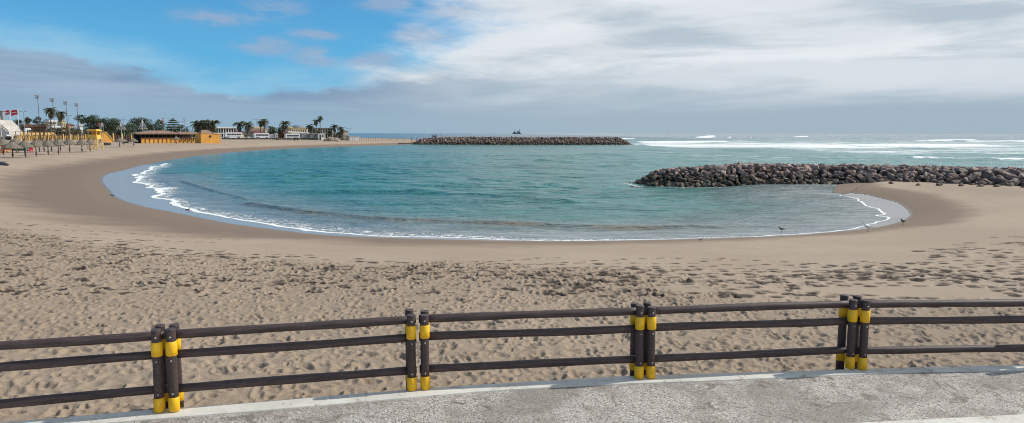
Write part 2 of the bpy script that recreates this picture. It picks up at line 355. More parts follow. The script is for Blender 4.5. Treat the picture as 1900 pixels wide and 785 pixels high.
# ------------------------------------------------------------------ mesh helpers
class MB:
    def __init__(s): s.v = []; s.f = []; s.mi = []
    def add(s, vs, fs, mi=0):
        o = len(s.v); s.v += [tuple(v) for v in vs]; s.f += [tuple(i + o for i in f) for f in fs]; s.mi += [mi] * len(fs)
        return s
    def box(s, c_, size, rz=0.0, mi=0, taper=1.0, bev=0.0):
        x, y, z = (k / 2 for k in size); cs, sn = math.cos(rz), math.sin(rz)
        vs = []
        for dz in (-z, z):
            t = taper if dz > 0 else 1
            for dx, dy in ((-x, -y), (x, -y), (x, y), (-x, y)):
                dx *= t; dy *= t
                vs.append((c_[0] + dx * cs - dy * sn, c_[1] + dx * sn + dy * cs, c_[2] + dz))
        return s.add(vs, [(3, 2, 1, 0), (4, 5, 6, 7), (0, 1, 5, 4), (1, 2, 6, 5), (2, 3, 7, 6), (3, 0, 4, 7)], mi)
    def prism(s, poly, y0, y1, mi=0):              # poly in (x,z), extruded along y
        n = len(poly); vs = [(p[0], y0, p[1]) for p in poly] + [(p[0], y1, p[1]) for p in poly]
        fs = [tuple(range(n)), tuple(range(2 * n - 1, n - 1, -1))] + [(i + n, (i + 1) % n + n, (i + 1) % n, i) for i in range(n)]
        return s.add(vs, fs, mi)
    def tube(s, pts, rad, seg=8, cap=True, mi=0, wob=0.0):
        pts = [Vector(p) for p in pts]; n = len(pts)
        rads = rad if isinstance(rad, (list, tuple)) else [rad] * n
        vs = []
        up = Vector((0, 0, 1)) if abs((pts[-1] - pts[0]).normalized().z) < 0.9 else Vector((1, 0, 0))
        for i, p in enumerate(pts):
            d = (pts[min(i + 1, n - 1)] - pts[max(i - 1, 0)]).normalized()
            a = d.cross(up).normalized(); b_ = a.cross(d).normalized()
            for k in range(seg):
                t = 2 * math.pi * k / seg
                rr = rads[i] * (1 + wob * mnoise.noise(p * 3 + Vector((math.cos(t), math.sin(t), 0))))
                vs.append(p + a * math.cos(t) * rr + b_ * math.sin(t) * rr)
        fs = []
        for i in range(n - 1):
            for k in range(seg):
                k2 = (k + 1) % seg
                fs.append((i * seg + k, i * seg + k2, (i + 1) * seg + k2, (i + 1) * seg + k))
        if cap:
            fs.append(tuple(range(seg - 1, -1, -1))); fs.append(tuple((n - 1) * seg + k for k in range(seg)))
        return s.add(vs, fs, mi)
    def cyl(s, p0, p1, r0, r1=None, seg=8, mi=0):
        return s.tube([p0, p1], [r0, r0 if r1 is None else r1], seg, True, mi)
    def lathe(s, prof, c_=(0, 0, 0), seg=16, mi=0, jit=0.0):
        vs = []
        for (r_, z_) in prof:
            for k in range(seg):
                t = 2 * math.pi * k / seg; rr = r_ * (1 + random.uniform(-jit, jit))
                vs.append((c_[0] + rr * math.cos(t), c_[1] + rr * math.sin(t), c_[2] + z_ + random.uniform(-jit, jit) * 0.3))
        fs = [(i * seg + k, i * seg + (k + 1) % seg, (i + 1) * seg + (k + 1) % seg, (i + 1) * seg + k) for i in range(len(prof) - 1) for k in range(seg)]
        fs.append(tuple(range(seg - 1, -1, -1))); fs.append(tuple((len(prof) - 1) * seg + k for k in range(seg)))
        return s.add(vs, fs, mi)
    def build(s, name, mats, parent=None, smooth=False, bevel=0.0):
        me = bpy.data.meshes.new(name); me.from_pydata(s.v, [], s.f)
        mats = mats if isinstance(mats, (list, tuple)) else [mats]
        for m in mats: me.materials.append(m)
        if len(mats) > 1: me.polygons.foreach_set('material_index', s.mi)
        if smooth: me.polygons.foreach_set('use_smooth', [True] * len(me.polygons))
        if bevel:
            bm = bmesh.new(); bm.from_mesh(me)
            bmesh.ops.bevel(bm, geom=bm.edges[:], offset=bevel, segments=2, affect='EDGES', profile=0.6)
            bm.to_mesh(me); bm.free()
        me.update()
        o = bpy.data.objects.new(name, me); COL.objects.link(o)
        if parent: o.parent = parent
        return o
def tag(o, label=None, cat=None, group=None, kind=None):
    if label: o['label'] = label
    if cat: o['category'] = cat
    if group: o['group'] = group
    if kind: o['kind'] = kind
    return o
def empty(name, loc, label, cat, group=None, rz=0.0):
    o = bpy.data.objects.new(name, None); COL.objects.link(o); o.location = loc; o.rotation_euler = (0, 0, rz)
    o.empty_display_size = 0.2
    return tag(o, label, cat, group)
def copy_tree(o, parent=None):
    c_ = o.copy(); COL.objects.link(c_); c_.parent = parent
    for ch in list(o.children): copy_tree(ch, c_)
    return c_

# ------------------------------------------------------------------ shoreline, distance fields, terrain
WZ = -2.0
def smoothline(pts, k=5):
    out_ = []
    n = len(pts)
    for i in range(n - 1):
        p0, p1, p2, p3 = (np.array(pts[max(0, min(n - 1, j))], float) for j in (i - 1, i, i + 1, i + 2))
        for t in np.linspace(0, 1, k, endpoint=False):
            out_.append(0.5 * ((2 * p1) + (-p0 + p2) * t + (2 * p0 - 5 * p1 + 4 * p2 - p3) * t * t + (-p0 + 3 * p1 - 3 * p2 + p3) * t ** 3))
    out_.append(np.array(pts[-1], float))
    return [tuple(p) for p in out_]
def g2(px, py, z=WZ):
    p = G(px, py, z); return (p.x, p.y)
shore_px = [(770, 267.5), (700, 270), (600, 273), (520, 276.3), (450, 281), (400, 285.5), (360, 290), (300, 300), (262, 308), (230, 318), (200, 326), (190, 338), (203, 355), (217, 370), (260, 385), (330, 398), (420, 416), (500, 427), (600, 438), (700, 443.5), (850, 448), (1000, 450), (1150, 449), (1300, 445), (1450, 439), (1550, 431), (1640, 421), (1680, 409), (1688, 397), (1670, 381), (1640, 371), (1600, 362), (1545, 357.5)]
def g2t(px, py):                                 # the right end of the bay runs up a gently tilted foreshore
    z = WZ
    for _ in range(6):
        q = g2(px, py, z); z = WZ + float(TILT(np.array(q[0]), np.array(q[1])))
    return g2(px, py, z)
def TILT(X, Y): return 0.034 * np.clip(Y - 45, 0, 18) * sst(X, 17, 25) * (1 - sst(Y, 65, 71))
def sst(x, a, b_):
    t = np.clip((x - a) / (b_ - a), 0, 1); return t * t * (3 - 2 * t)
shore = smoothline([g2t(*p) for p in shore_px])
BW = [(17.0, 74.0), (24, 72.6), (30, 71.4), (35.5, 69.2), (41, 66.0), (46.5, 62.8), (60, 56), (80, 46), (110, 34)]   # near breakwater centre line
FB = [(-44, 336), (-20, 335.5), (10, 335), (40, 334.5), (51, 334)]
sea_poly = shore + [(33.5, 69.6), (41, 66.0), (46.5, 62.8), (60, 56), (80, 46), (110, 34), (500, -40), (9000, -400), (9000, 20000), (-4700, 20000), (-262, 1080), (-122, 515), (-72, 488), (-46, 430), (-44, 350), (-46, 325)]
foam_px = [(440, 286.5), (360, 293), (310, 301), (285, 310), (268, 318), (248, 331), (256, 344), (285, 362), (320, 380), (350, 389.5), (420, 404), (500, 418), (600, 431), (700, 438), (850, 443), (1000, 447), (1150, 446), (1300, 442.5), (1390, 439.5), (1450, 436.5), (1480, 435), (1540, 430), (1590, 424), (1620, 414), (1649, 404), (1627, 400), (1641, 396), (1620, 385), (1603, 378), (1592, 369), (1560, 363)]
foamline = smoothline([g2t(*p) for p in foam_px], 4)

def seg_dist(X, Y, line):
    best = np.full(X.shape, 1e12); par = np.zeros(X.shape)
    P = np.array(line)
    for i in range(len(P) - 1):
        ax, ay = P[i]; bx, by = P[i + 1]; dx, dy = bx - ax, by - ay; L = dx * dx + dy * dy + 1e-12
        t = np.clip(((X - ax) * dx + (Y - ay) * dy) / L, 0, 1)
        d = (X - ax - t * dx) ** 2 + (Y - ay - t * dy) ** 2
        k = d < best; best[k] = d[k]; par[k] = i + t[k]
    return np.sqrt(best), par
def inside(X, Y, poly):
    r = np.zeros(X.shape, bool); P = np.array(poly); n = len(P)
    for i in range(n):
        x1, y1 = P[i]; x2, y2 = P[(i + 1) % n]
        cnd = ((y1 > Y) != (y2 > Y))
        with np.errstate(divide='ignore', invalid='ignore'):
            xi = (x2 - x1) * (Y - y1) / (y2 - y1 + 1e-12) + x1
        r ^= cnd & (X < xi)
    return r
class Field:
    def __init__(s, x0, x1, y0, y1, st, fn):
        s.x0, s.y0, s.st = x0, y0, st; s.nx = int((x1 - x0) / st) + 1; s.ny = int((y1 - y0) / st) + 1
        X, Y = np.meshgrid(x0 + np.arange(s.nx) * st, y0 + np.arange(s.ny) * st)
        s.a = fn(X, Y)
    def __call__(s, X, Y):
        u = np.clip((X - s.x0) / s.st, 0, s.nx - 1.001); v = np.clip((Y - s.y0) / s.st, 0, s.ny - 1.001)
        i = u.astype(int); j = v.astype(int); fu = u - i; fv = v - j; a = s.a
        return (a[j, i] * (1 - fu) + a[j, i + 1] * fu) * (1 - fv) + (a[j + 1, i] * (1 - fu) + a[j + 1, i + 1] * fu) * fv
    def covers(s, X, Y):
        return (X >= s.x0) & (X <= s.x0 + (s.nx - 1) * s.st) & (Y >= s.y0) & (Y <= s.y0 + (s.ny - 1) * s.st)
def sd_shore(X, Y):                              # + on land, - in the sea
    d, _ = seg_dist(X, Y, sea_poly + [sea_poly[0]])
    return np.where(inside(X, Y, sea_poly), -d, d)
def sd_foam(X, Y):                               # + on the sea side of the foam line
    d, _ = seg_dist(X, Y, foamline)
    return np.where(inside(X, Y, foamline + [(38, 68), (300, 40), (300, 600), (-40, 600), (-58, 260)]), d, -d)
fN = Field(-75, 75, 4, 104, 0.25, sd_shore); fF = Field(-1200, 1200, -60, 1500, 4, sd_shore)
def D(X, Y):
    X = np.asarray(X, float); Y = np.asarray(Y, float)
    k_ = np.where(Y > 1490, 1490 / np.maximum(Y, 1), 1.0)
    return np.where(fN.covers(X, Y), fN(X, Y), fF(X * k_, Y * k_))

def vnoise(X, Y, s, seed):                       # cheap value noise, numpy
    r_ = np.random.default_rng(seed).random((256, 256))
    u = X / s; v = Y / s; i = np.floor(u).astype(int); j = np.floor(v).astype(int)
    fu = u - i; fv = v - j; fu = fu * fu * (3 - 2 * fu); fv = fv * fv * (3 - 2 * fv)
    i &= 255; j &= 255; i1 = (i + 1) & 255; j1 = (j + 1) & 255
    return (r_[j, i] * (1 - fu) + r_[j, i1] * fu) * (1 - fv) + (r_[j1, i] * (1 - fu) + r_[j1, i1] * fu) * fv - 0.5
def sst(x, a, b_):
    t = np.clip((x - a) / (b_ - a), 0, 1); return t * t * (3 - 2 * t)

kerb_near = [g2(*p, 0) for p in ((230, 780.5), (480, 761), (700, 742), (900, 724.5), (1120, 712), (1320, 705.5), (1480, 698), (1700, 689), (1900, 686))]
kerb_far = [g2(*p, 0) for p in ((0, 783), (171, 769), (230, 763.5), (480, 745), (700, 727), (900, 712.5), (1120, 699), (1320, 692.5), (1480, 688), (1700, 680.5), (1900, 676))]
def extend(pts, xl=-40, xr=45):
    (xa, ya), (xb, yb) = pts[0], pts[1]; sl_ = (yb - ya) / (xb - xa)
    (xc, yc), (xd, yd) = pts[-2], pts[-1]; sr = 0.06
    return [(xl, ya - 0.26 * (xa - xl))] + pts + [(xr, yd + sr * (xr - xd))]
kerb_near = extend(kerb_near); kerb_far = extend(kerb_far)
kfx = np.array([p[0] for p in kerb_far]); kfy = np.array([p[1] for p in kerb_far])
knx = np.array([p[0] for p in kerb_near]); kny = np.array([p[1] for p in kerb_near])
kerbY = lambda x: np.interp(x, kfx, kfy)

fm_f = Field(-62, 46, 4, 215, 0.25, sd_foam)
def RISE(X, Y):                                  # the thin run of swash climbs the beach slope
    X = np.asarray(X, float); Y = np.asarray(Y, float)
    return np.where(fm_f.covers(X, Y) & (Y < 150), 0.055 * np.clip(-fm_f(X, Y), 0, 5), 0) * (1 - sst(Y, 90, 150)) + TILT(X, Y)
def base_height(X, Y):
    d = D(X, Y)
    t = np.clip(d / 27.0, 0, 1)
    z = WZ + 1.90 * (1 - (1 - t) ** 2) + RISE(X, Y) * (1 - sst(d, 0, 8))
    z = z + 0.9 * sst(d, 70, 190) + 1.15 * sst(d, 18, 70) * sst(Y, 240, 330)
    z = np.where(Y > 250, np.minimum(z, 1.15), z)
    z = np.where(d < 0, WZ + np.maximum(d * 0.14, -6) + RISE(X, Y), z)
    z = z + 0.12 * vnoise(X, Y, 9, 3) * sst(d, 3, 15) + 0.5 * vnoise(X, Y, 60, 5) * sst(d, 40, 100) * (Y < 250)
    return z, d

# footprints on two regular height maps
def stamp(nx, ny, x0, y0, st, prints):
    Hm = np.zeros((ny, nx), np.float32); Dk = np.zeros((ny, nx), np.float32)
    for (x, y, ang, L, Wd, dep, dk) in prints:
        rr = int(L * 1.5 / st) + 1; ci = int((x - x0) / st); cj = int((y - y0) / st)
        if ci - rr < 0 or cj - rr < 0 or ci + rr >= nx or cj + rr >= ny: continue
        jj, ii = np.mgrid[cj - rr:cj + rr + 1, ci - rr:ci + rr + 1]
        dx = x0 + ii * st - x; dy = y0 + jj * st - y
        u = (dx * math.cos(ang) + dy * math.sin(ang)) / L; v = (-dx * math.sin(ang) + dy * math.cos(ang)) / Wd
        r2 = u * u + v * v
        g_ = np.exp(-r2 * 1.6) * (1 - 0.25 * np.cos(u * 3)); rim = np.exp(-(np.sqrt(r2) - 1.25) ** 2 * 7)
        Hm[cj - rr:cj + rr + 1, ci - rr:ci + rr + 1] += (-dep * g_ + 0.42 * dep * rim * (1 + 0.5 * np.sin(3 * u + x * 7)))
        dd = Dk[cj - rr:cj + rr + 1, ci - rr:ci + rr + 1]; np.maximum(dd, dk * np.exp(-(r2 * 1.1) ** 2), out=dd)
    return np.maximum(Hm, -0.12), Dk
# inner edge (towards the sea) of the trampled sand, as distance from the kerb and from the shore
tl_px = [(-40, 410), (0, 415), (100, 430), (200, 446), (300, 457), (450, 468), (600, 484), (700, 487), (780, 482), (900, 478), (1000, 488), (1100, 502), (1200, 522), (1300, 540), (1400, 556), (1520, 556), (1600, 566), (1750, 566), (1900, 572), (2100, 572)]
tlw = np.array([g2(px, py, -0.45) for px, py in tl_px]); o_ = np.argsort(tlw[:, 0]); 
def trample(X, Y):                               # 1 = churned, 0 = smooth; by bearing so it works beyond the frame too
    a = np.arctan2(X, Y); r_ = np.hypot(X, Y)
    ta = np.arctan2(tlw[:, 0], tlw[:, 1]); tr = np.hypot(tlw[:, 0], tlw[:, 1])
    edge_ = np.interp(a, ta, tr)
    return 1 - sst(r_ + 2.2 * vnoise(X, Y, 2.3, 21) + 1.6 * vnoise(X, Y, 0.8, 22), edge_ - 1.2, edge_ + 1.0)
NX0, NX1, NY0, NY1, NST = -26.0, 26.0, 7.5, 36.0, 0.025
nx, ny = int((NX1 - NX0) / NST) + 1, int((NY1 - NY0) / NST) + 1
prints = []
cand = rng.uniform([NX0, NY0], [NX1, NY1], (36000, 2))
tr_c = trample(cand[:, 0], cand[:, 1]); clump = vnoise(cand[:, 0], cand[:, 1], 1.7, 31) + 0.6 * vnoise(cand[:, 0], cand[:, 1], 0.6, 32); edgeband = tr_c * 1.0
for i, (x, y) in enumerate(cand):
    if rng.random() > tr_c[i]: continue
    far_ = min(1, max(0, (y - 12) / 10)); fresh = (clump[i] > 0.26) and y > 13
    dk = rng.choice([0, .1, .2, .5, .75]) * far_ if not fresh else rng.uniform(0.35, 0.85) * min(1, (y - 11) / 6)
    sc_ = rng.uniform(0.40, 0.95) * (1.12 if y < 13 else 1); nr = min(1, max(0.85, (y - 9) / 8))
    prints.append((x, y, rng.uniform(0, math.pi), 0.15 * sc_, 0.085 * sc_ * rng.uniform(0.8, 1.3), rng.uniform(0.022, 0.062) * nr, dk))
# trails and scattered fresh prints on the smooth band
sp_px = [(px_, py_) for px_, py_ in zip(rng.uniform(-60, 1960, 2300), rng.uniform(400, 575, 2300))]
for px_, py_ in sp_px:
    p = G(px_, py_, -0.6)
    if not (NX0 < p.x < NX1 and NY0 < p.y < NY1): continue
    lo = np.interp(px_, [-60, 0, 300, 700, 900, 1100, 1300, 1500, 1700, 1800, 1960], [380, 385, 440, 478, 482, 482, 497, 490, 462, 415, 380])
    if py_ < lo + rng.uniform(0, 40) or rng.random() < (0.0 if px_ > 1000 else 0.5) or vnoise(p.x, p.y, 2.1, 77) < -0.10: continue
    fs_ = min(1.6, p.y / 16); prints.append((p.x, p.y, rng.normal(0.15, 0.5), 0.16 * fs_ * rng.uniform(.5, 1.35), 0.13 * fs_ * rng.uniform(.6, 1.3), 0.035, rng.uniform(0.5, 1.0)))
for k in range(46):                              # walkers' trails
    px_ = rng.uniform(-60, 1900); lo = np.interp(px_, [-60, 0, 300, 700, 900, 1100, 1300, 1500, 1700, 1800, 1960], [390, 395, 450, 482, 480, 486, 505, 495, 470, 430, 395])
    p = G(px_, rng.uniform(lo + 5, lo + 70), -0.6); ang = rng.normal(0.05, 0.35)
    for s_ in range(int(rng.uniform(6, 26))):
        q = (p.x + math.cos(ang) * s_ * 0.62 - math.sin(ang) * 0.1 * (s_ % 2), p.y + math.sin(ang) * s_ * 0.62 + 0.12 * (s_ % 2))
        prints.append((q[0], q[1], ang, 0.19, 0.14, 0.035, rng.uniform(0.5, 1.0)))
        ang += rng.normal(0, 0.04)
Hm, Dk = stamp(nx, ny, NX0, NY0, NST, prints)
class Grid2(Field):
    def __init__(s, a, x0, y0, st): s.a = a; s.x0 = x0; s.y0 = y0; s.st = st; s.ny, s.nx = a.shape
gH, gD = Grid2(Hm, NX0, NY0, NST), Grid2(Dk, NX0, NY0, NST)

def terrain(X, Y):
    z, d = base_height(X, Y)
    tr = trample(X, Y); cov = gH.covers(X, Y)
    z = z + np.where(cov, gH(X, Y), 0)
    z = z + tr * (0.06 * vnoise(X, Y, 1.7, 41) + 0.028 * vnoise(X, Y, 0.42, 42) + 0.022 * vnoise(X, Y, 0.17, 43)) * (Y < 60)
    ky = kerbY(X)
    under = Y < ky - 0.03
    z = np.where(under, np.minimum(z, -0.22), z)
    z = np.where(~under & (Y < ky + 0.5), np.minimum(z, -0.012), z)
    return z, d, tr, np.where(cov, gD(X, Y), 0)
def TZ(x, y):
    z, d = base_height(np.array([float(x)]), np.array([float(y)])); return float(z[0])
def GT(px, py):                                  # pixel -> point on the terrain
    d = ray(px, py).normalized(); t = 6.0
    while t < 2500:
        p = CAM + d * t
        if p.z < TZ(p.x, p.y): break
        t *= 1.004
    return p

def grid_mesh(name, X, Y, Z, mat, attrs):
    ny_, nx_ = X.shape; co = np.stack([X, Y, Z], -1).reshape(-1, 3).astype(np.float32)
    me = bpy.data.meshes.new(name)
    idx = np.arange(nx_ * ny_).reshape(ny_, nx_)
    q = np.stack([idx[:-1, :-1], idx[:-1, 1:], idx[1:, 1:], idx[1:, :-1]], -1).reshape(-1, 4)
    me.vertices.add(len(co)); me.vertices.foreach_set('co', co.ravel())
    me.loops.add(q.size); me.loops.foreach_set('vertex_index', q.ravel().astype(np.int32))
    me.polygons.add(len(q)); me.polygons.foreach_set('loop_start', np.arange(0, q.size, 4, dtype=np.int32))
    me.polygons.foreach_set('use_smooth', np.ones(len(q), bool))
    me.update(calc_edges=True); me.validate()
    for k, v in attrs.items():
        at = me.attributes.new(k, 'FLOAT', 'POINT'); at.data.foreach_set('value', np.ascontiguousarray(v, np.float32).ravel())
    me.materials.append(mat)
    o = bpy.data.objects.new(name, me); COL.objects.link(o)
    return o
def angles(n, half):
    a = np.linspace(-R(half), R(half), n)
    left = np.linspace(-R(100), -R(half), 24)[:-1]; return np.concatenate([left, a, -left[::-1]])

# --- sand sheet
rr = [5.5]
while rr[-1] < 46: rr.append(rr[-1] * 1.0030)
while rr[-1] < 700: rr.append(rr[-1] * 1.0085)
while rr[-1] < 12000: rr.append(rr[-1] * 1.12)
A_, R_ = np.meshgrid(angles(1500, 41), np.array(rr))
X, Y = R_ * np.sin(A_), R_ * np.cos(A_)
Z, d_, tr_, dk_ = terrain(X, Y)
wetw = np.interp(np.arctan2(X, Y), [hA(0), hA(200), hA(500), hA(900), hA(1400), hA(1650), hA(1750), hA(1900)], [15, 14, 11, 11, 8.0, 6.0, 6.5, 6])
wet = 1 - np.clip(d_ / wetw, 0, 1); wet = np.where(d_ < 0, 1, wet) ** 0.8
smooth_ = 1 - tr_
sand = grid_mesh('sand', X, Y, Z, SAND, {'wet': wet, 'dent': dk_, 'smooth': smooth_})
tag(sand, 'beige beach sand trampled with footprints curving round the bay', 'sand', kind='structure')

# --- water sheet
ys = np.concatenate([np.linspace(160, 1.0, 640), [0.7, 0.45, 0.28, 0.16, 0.1]])
rr = 5.45 * 683 / ys
A_, R_ = np.meshgrid(angles(1300, 41), rr)
X, Y = R_ * np.sin(A_), R_ * np.cos(A_)
d_ = -D(X, Y)
dF = np.where(fm_f.covers(X, Y), fm_f(X, Y), 50.0)
dF = dF + 0.35 * vnoise(X, Y, 2.2, 51) + 0.25 * vnoise(X, Y, 0.9, 52) + 1.7 * sst(Y, 44, 58) * (X < 0) * (vnoise(X, Y, 4.2, 53) + 0.5 * vnoise(X, Y, 1.6, 54))
bear = np.arctan2(X, Y)
baymask = (d_ > 0) & (Y < 325) & ~((X > 40) & (Y > 66))
# foam just behind the line; lacy apron width changes along the shore
apr = np.interp(bear, [hA(200), hA(260), hA(300), hA(350), hA(450), hA(600), hA(900), hA(1050), hA(1200), hA(1650)], [2.0, 3.5, 4.0, 2.5, 3.5, 4.0, 3.0, 1.6, 0.6, 0.3])
apr = np.where(Y > 85, 4.0, apr)
thick = np.interp(bear, [hA(240), hA(300), hA(400), hA(700), hA(1000), hA(1300), hA(1650)], [0.6, 0.55, 0.30, 0.26, 0.20, 0.14, 0.14])
foam = np.where(dF > -0.03, np.maximum(0.97 * (1 - sst(dF, thick * 0.6, thick * 1.4)), 0.545 * (1 - sst(dF, 0.2 * apr, 1.5 * apr))), 0)
foam = np.where((Y > 150) | (dF > 20), 0, foam) * (d_ > -3)
lobe = np.exp(-((X - G(285, 352, WZ).x) / 3.2) ** 2 - ((Y - G(285, 352, WZ).y) / 6.0) ** 2) * (dF > 0)
foam = np.maximum(foam, 0.70 * lobe)
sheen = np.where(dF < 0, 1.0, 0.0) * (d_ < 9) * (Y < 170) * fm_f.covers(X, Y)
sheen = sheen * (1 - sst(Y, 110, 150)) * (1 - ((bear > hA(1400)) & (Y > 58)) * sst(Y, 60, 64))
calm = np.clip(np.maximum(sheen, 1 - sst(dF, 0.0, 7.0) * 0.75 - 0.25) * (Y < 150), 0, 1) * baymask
shallow = np.where(baymask, 1 - sst(d_ - 0.5, 0.5, np.interp(bear, [hA(200), hA(500), hA(900), hA(1100), hA(1400), hA(1700)], [22, 17, 13, 12, 17, 17])), 0) * (Y < 90) + (1 - sst(d_, 0, 8)) * (Y >= 90) * (Y < 325) * 0.6
# extra shallow around the right end of the bay
shallow = np.maximum(shallow, np.exp(-((X - 27) / 9) ** 2 - ((Y - 53) / 13) ** 2) * 0.9) * (d_ > -4)
shallow = np.clip(shallow, 0, 1)
pale = np.clip(sst(X, -5, 30) * (1 - sst(Y, 60, 260)) * 0.45 + 0.55 * sst(X, 5, 40) * sst(Y, 75, 110) * (1 - sst(Y, 500, 1500)), 0, 1)
ocean = sst(Y, 420, 800)
def px_of(X, Y):                                 # only used for placing surf on real ground positions
    return X / Y * FPX + 950, 247.3 + 5.45 * FPX / Y
PXW, PYW = px_of(X, Y)
Zw = np.full(X.shape, WZ) + RISE(X, Y) * (D(X, Y) < 5)
amp = sst(d_, 4, 20)
# long swells in the bay and at sea
def swell(ang, wl, a, seed, sharp=1.0):
    u = X * math.sin(ang) + Y * math.cos(ang); w = 2.6 * wl * vnoise(X, Y, wl * 3.5, seed)
    e = np.clip(vnoise(X * math.cos(ang) - 0 * Y, u, wl * 1.6, seed + 1) + 0.55, 0, 1.0)
    return a * e * np.sin((u + w) / wl * 2 * math.pi)
Zw += amp * (swell(0.12, 9, 0.13, 61) + swell(-0.25, 5.2, 0.085, 63) + swell(0.3, 3.1, 0.06, 65)) * (1 - sst(Y, 150, 300))
Zw += amp * swell(0.1, 26, 0.16, 67) * sst(Y, 60, 150) * (Y < 1500)
# low breaker ridges near the shore, then surf lines out at sea; each: world line, height, half width, foam
silt_shade = np.zeros(X.shape)
def ridge(pts_px, h, wd, fo=0.0, z=WZ, nz=0.4, trail=0.0, sl=0.0):
    global Zw, foam, silt_shade
    line = smoothline([g2(*p, z) for p in pts_px], 4)
    xs = np.array([p[0] for p in line]); ysl = np.array([p[1] for p in line]); oo = np.argsort(xs); xs, ysl = xs[oo], ysl[oo]
    yl = np.interp(X, xs, ysl); endf = sst(X, xs[0], xs[0] + (xs[-1] - xs[0]) * 0.12) * (1 - sst(X, xs[-1] - (xs[-1] - xs[0]) * 0.12, xs[-1]))
    dd = Y - yl + nz * wd * vnoise(X, Y * 0, wd * 4, 71)
    hh = h * (0.75 + 0.8 * vnoise(X, Y * 0, wd * 5, 73))
    prof = np.where(dd < 0, np.exp(-(dd / (wd * 0.55)) ** 2), np.exp(-(dd / (wd * 1.6)) ** 2))
    Zw = Zw + hh * prof * endf
    if sl: silt_shade = np.maximum(silt_shade, sl * np.exp(-((dd + wd * .35) / (wd * 1.3)) ** 2) * endf * np.clip(1 + 1.6 * vnoise(X, Y * 0, 3.3, 79), 0, 1.3))
    if fo > 0:
        fp = np.where(dd < 0, np.exp(-(dd / (wd * (0.9 + trail))) ** 2), np.exp(-(dd / (wd * 0.9)) ** 2))
        if Y is not None and fo > .9: fp = fp * np.clip(1.0 + 0.5 * vnoise(X, Y * .6, wd * 1.5, 93) - 0.25 * (vnoise(X, Y, wd * .5, 94) > .1), 0, 1)
        foam = np.maximum(foam, fo * fp * endf)
ridge([(440, 375), (500, 384), (560, 393), (650, 402), (740, 408), (800, 411)], 0.20, 0.8, 0.0, sl=0.50)
ridge([(720, 406), (850, 412), (1000, 417), (1100, 421), (1250, 423), (1400, 421)], 0.17, 0.7, 0.0, sl=0.65)
ridge([(330, 335), (380, 350), (430, 363), (470, 374)], 0.16, 0.6, 0.0, sl=0.5)
ridge([(740, 352), (850, 360), (1000, 372), (1090, 378)], 0.30, 1.6, 0.0)
ridge([(860, 330), (950, 338), (1080, 348)], 0.22, 1.6, 0.0)
ridge([(980, 298), (1100, 303), (1190, 309)], 0.35, 2.6, 0.0)
ridge([(1060, 287), (1190, 290), (1300, 293)], 0.40, 3.5, 0.0)
ridge([(1130, 277.5), (1250, 279), (1420, 281)], 0.5, 5, 0.0)
FS = dict(z=WZ)
ridge([(1165, 269.5), (1260, 270), (1400, 271), (1560, 271.5)], 0.4, 20, 0.78, trail=1.2)
ridge([(1165, 264.5), (1230, 264), (1320, 263), (1400, 262.5)], 1.0, 20, 1.0, trail=1.0)
ridge([(1400, 271), (1500, 271.5), (1620, 270.5), (1760, 269.5), (1840, 269)], 0.9, 20, 1.0, trail=1.4)
ridge([(1290, 255.8), (1330, 255.5), (1400, 256.5), (1430, 257)], 2.2, 26, 0.96)
ridge([(1295, 255.5), (1322, 255.2), (1350, 255.6)], 3.0, 22, 1.0)
ridge([(1120, 259.5), (1150, 259), (1190, 259.3)], 2.2, 20, 1.0)
ridge([(820, 256.5), (860, 256), (910, 256.5)], 1.2, 30, 0.98)
ridge([(1060, 257), (1120, 257), (1150, 257.2)], 1.5, 25, 0.95)
ridge([(1700, 262.5), (1760, 262), (1830, 262.3)], 1.0, 24, 0.95)
ridge([(1770, 263), (1850, 263.3), (1960, 263.8)], 0.9, 24, 0.80)
ridge([(1470, 254.5), (1500, 254.2), (1530, 254.6)], 2.2, 40, 0.9)
ridge([(1690, 294), (1730, 293), (1780, 293)], 0.3, 3, 0.93)
ridge([(1830, 295.5), (1870, 296), (1960, 296)], 0.3, 3, 0.93)
ridge([(1560, 283), (1640, 283.5), (1700, 283)], 0.3, 5, 0.70)
ridge([(1740, 276), (1830, 276.5), (1980, 277)], 0.3, 8, 0.74)
# choppy white water everywhere in the surf zone, a few caps in the bay
surf = sst(X, 30, 110) * sst(Y, 150, 190) * (1 - sst(Y, 420, 900))
foam = np.maximum(foam, 0.53 * surf)
foam = np.maximum(foam, (0.585 + 0.10 * vnoise(X, Y, 22, 91)) * sst(X, 40, 70) * sst(Y, 245, 275) * (1 - sst(Y, 380, 470)) * (1 - sst(PXW, 1760, 1950) * 0.3))
foam = np.maximum(foam, 0.44 * sst(X, 15, 40) * sst(Y, 75, 100) * (Y < 400))
foam = np.maximum(foam, 0.50 * sst(Y, 300, 500) * sst(X, -50, 250))
# wash round the feet of the rocks
dB, _ = seg_dist(X, Y, BW[:5]); foam = np.maximum(foam, 0.55 * np.exp(-((dB - np.interp(X, [16, 24], [4.6, 6.2])) / 0.9) ** 2) * (Y < 90) * (X > 12))
dB2, _ = seg_dist(X, Y, FB); foam = np.maximum(foam, 0.66 * np.exp(-((dB2 - 10) / 3) ** 2) * sst(X, 20, 60))
farness = sst(Y, 90, 160)
water = grid_mesh('sea_water', X, Y, Zw, WATER, {'foam': foam, 'shallow': shallow, 'sheen': sheen, 'calm': calm, 'pale': pale, 'ocean': ocean, 'farness': farness, 'silt_shade': silt_shade})
tag(water, 'teal sea water filling the curved bay and reaching the horizon', 'water', kind='structure')

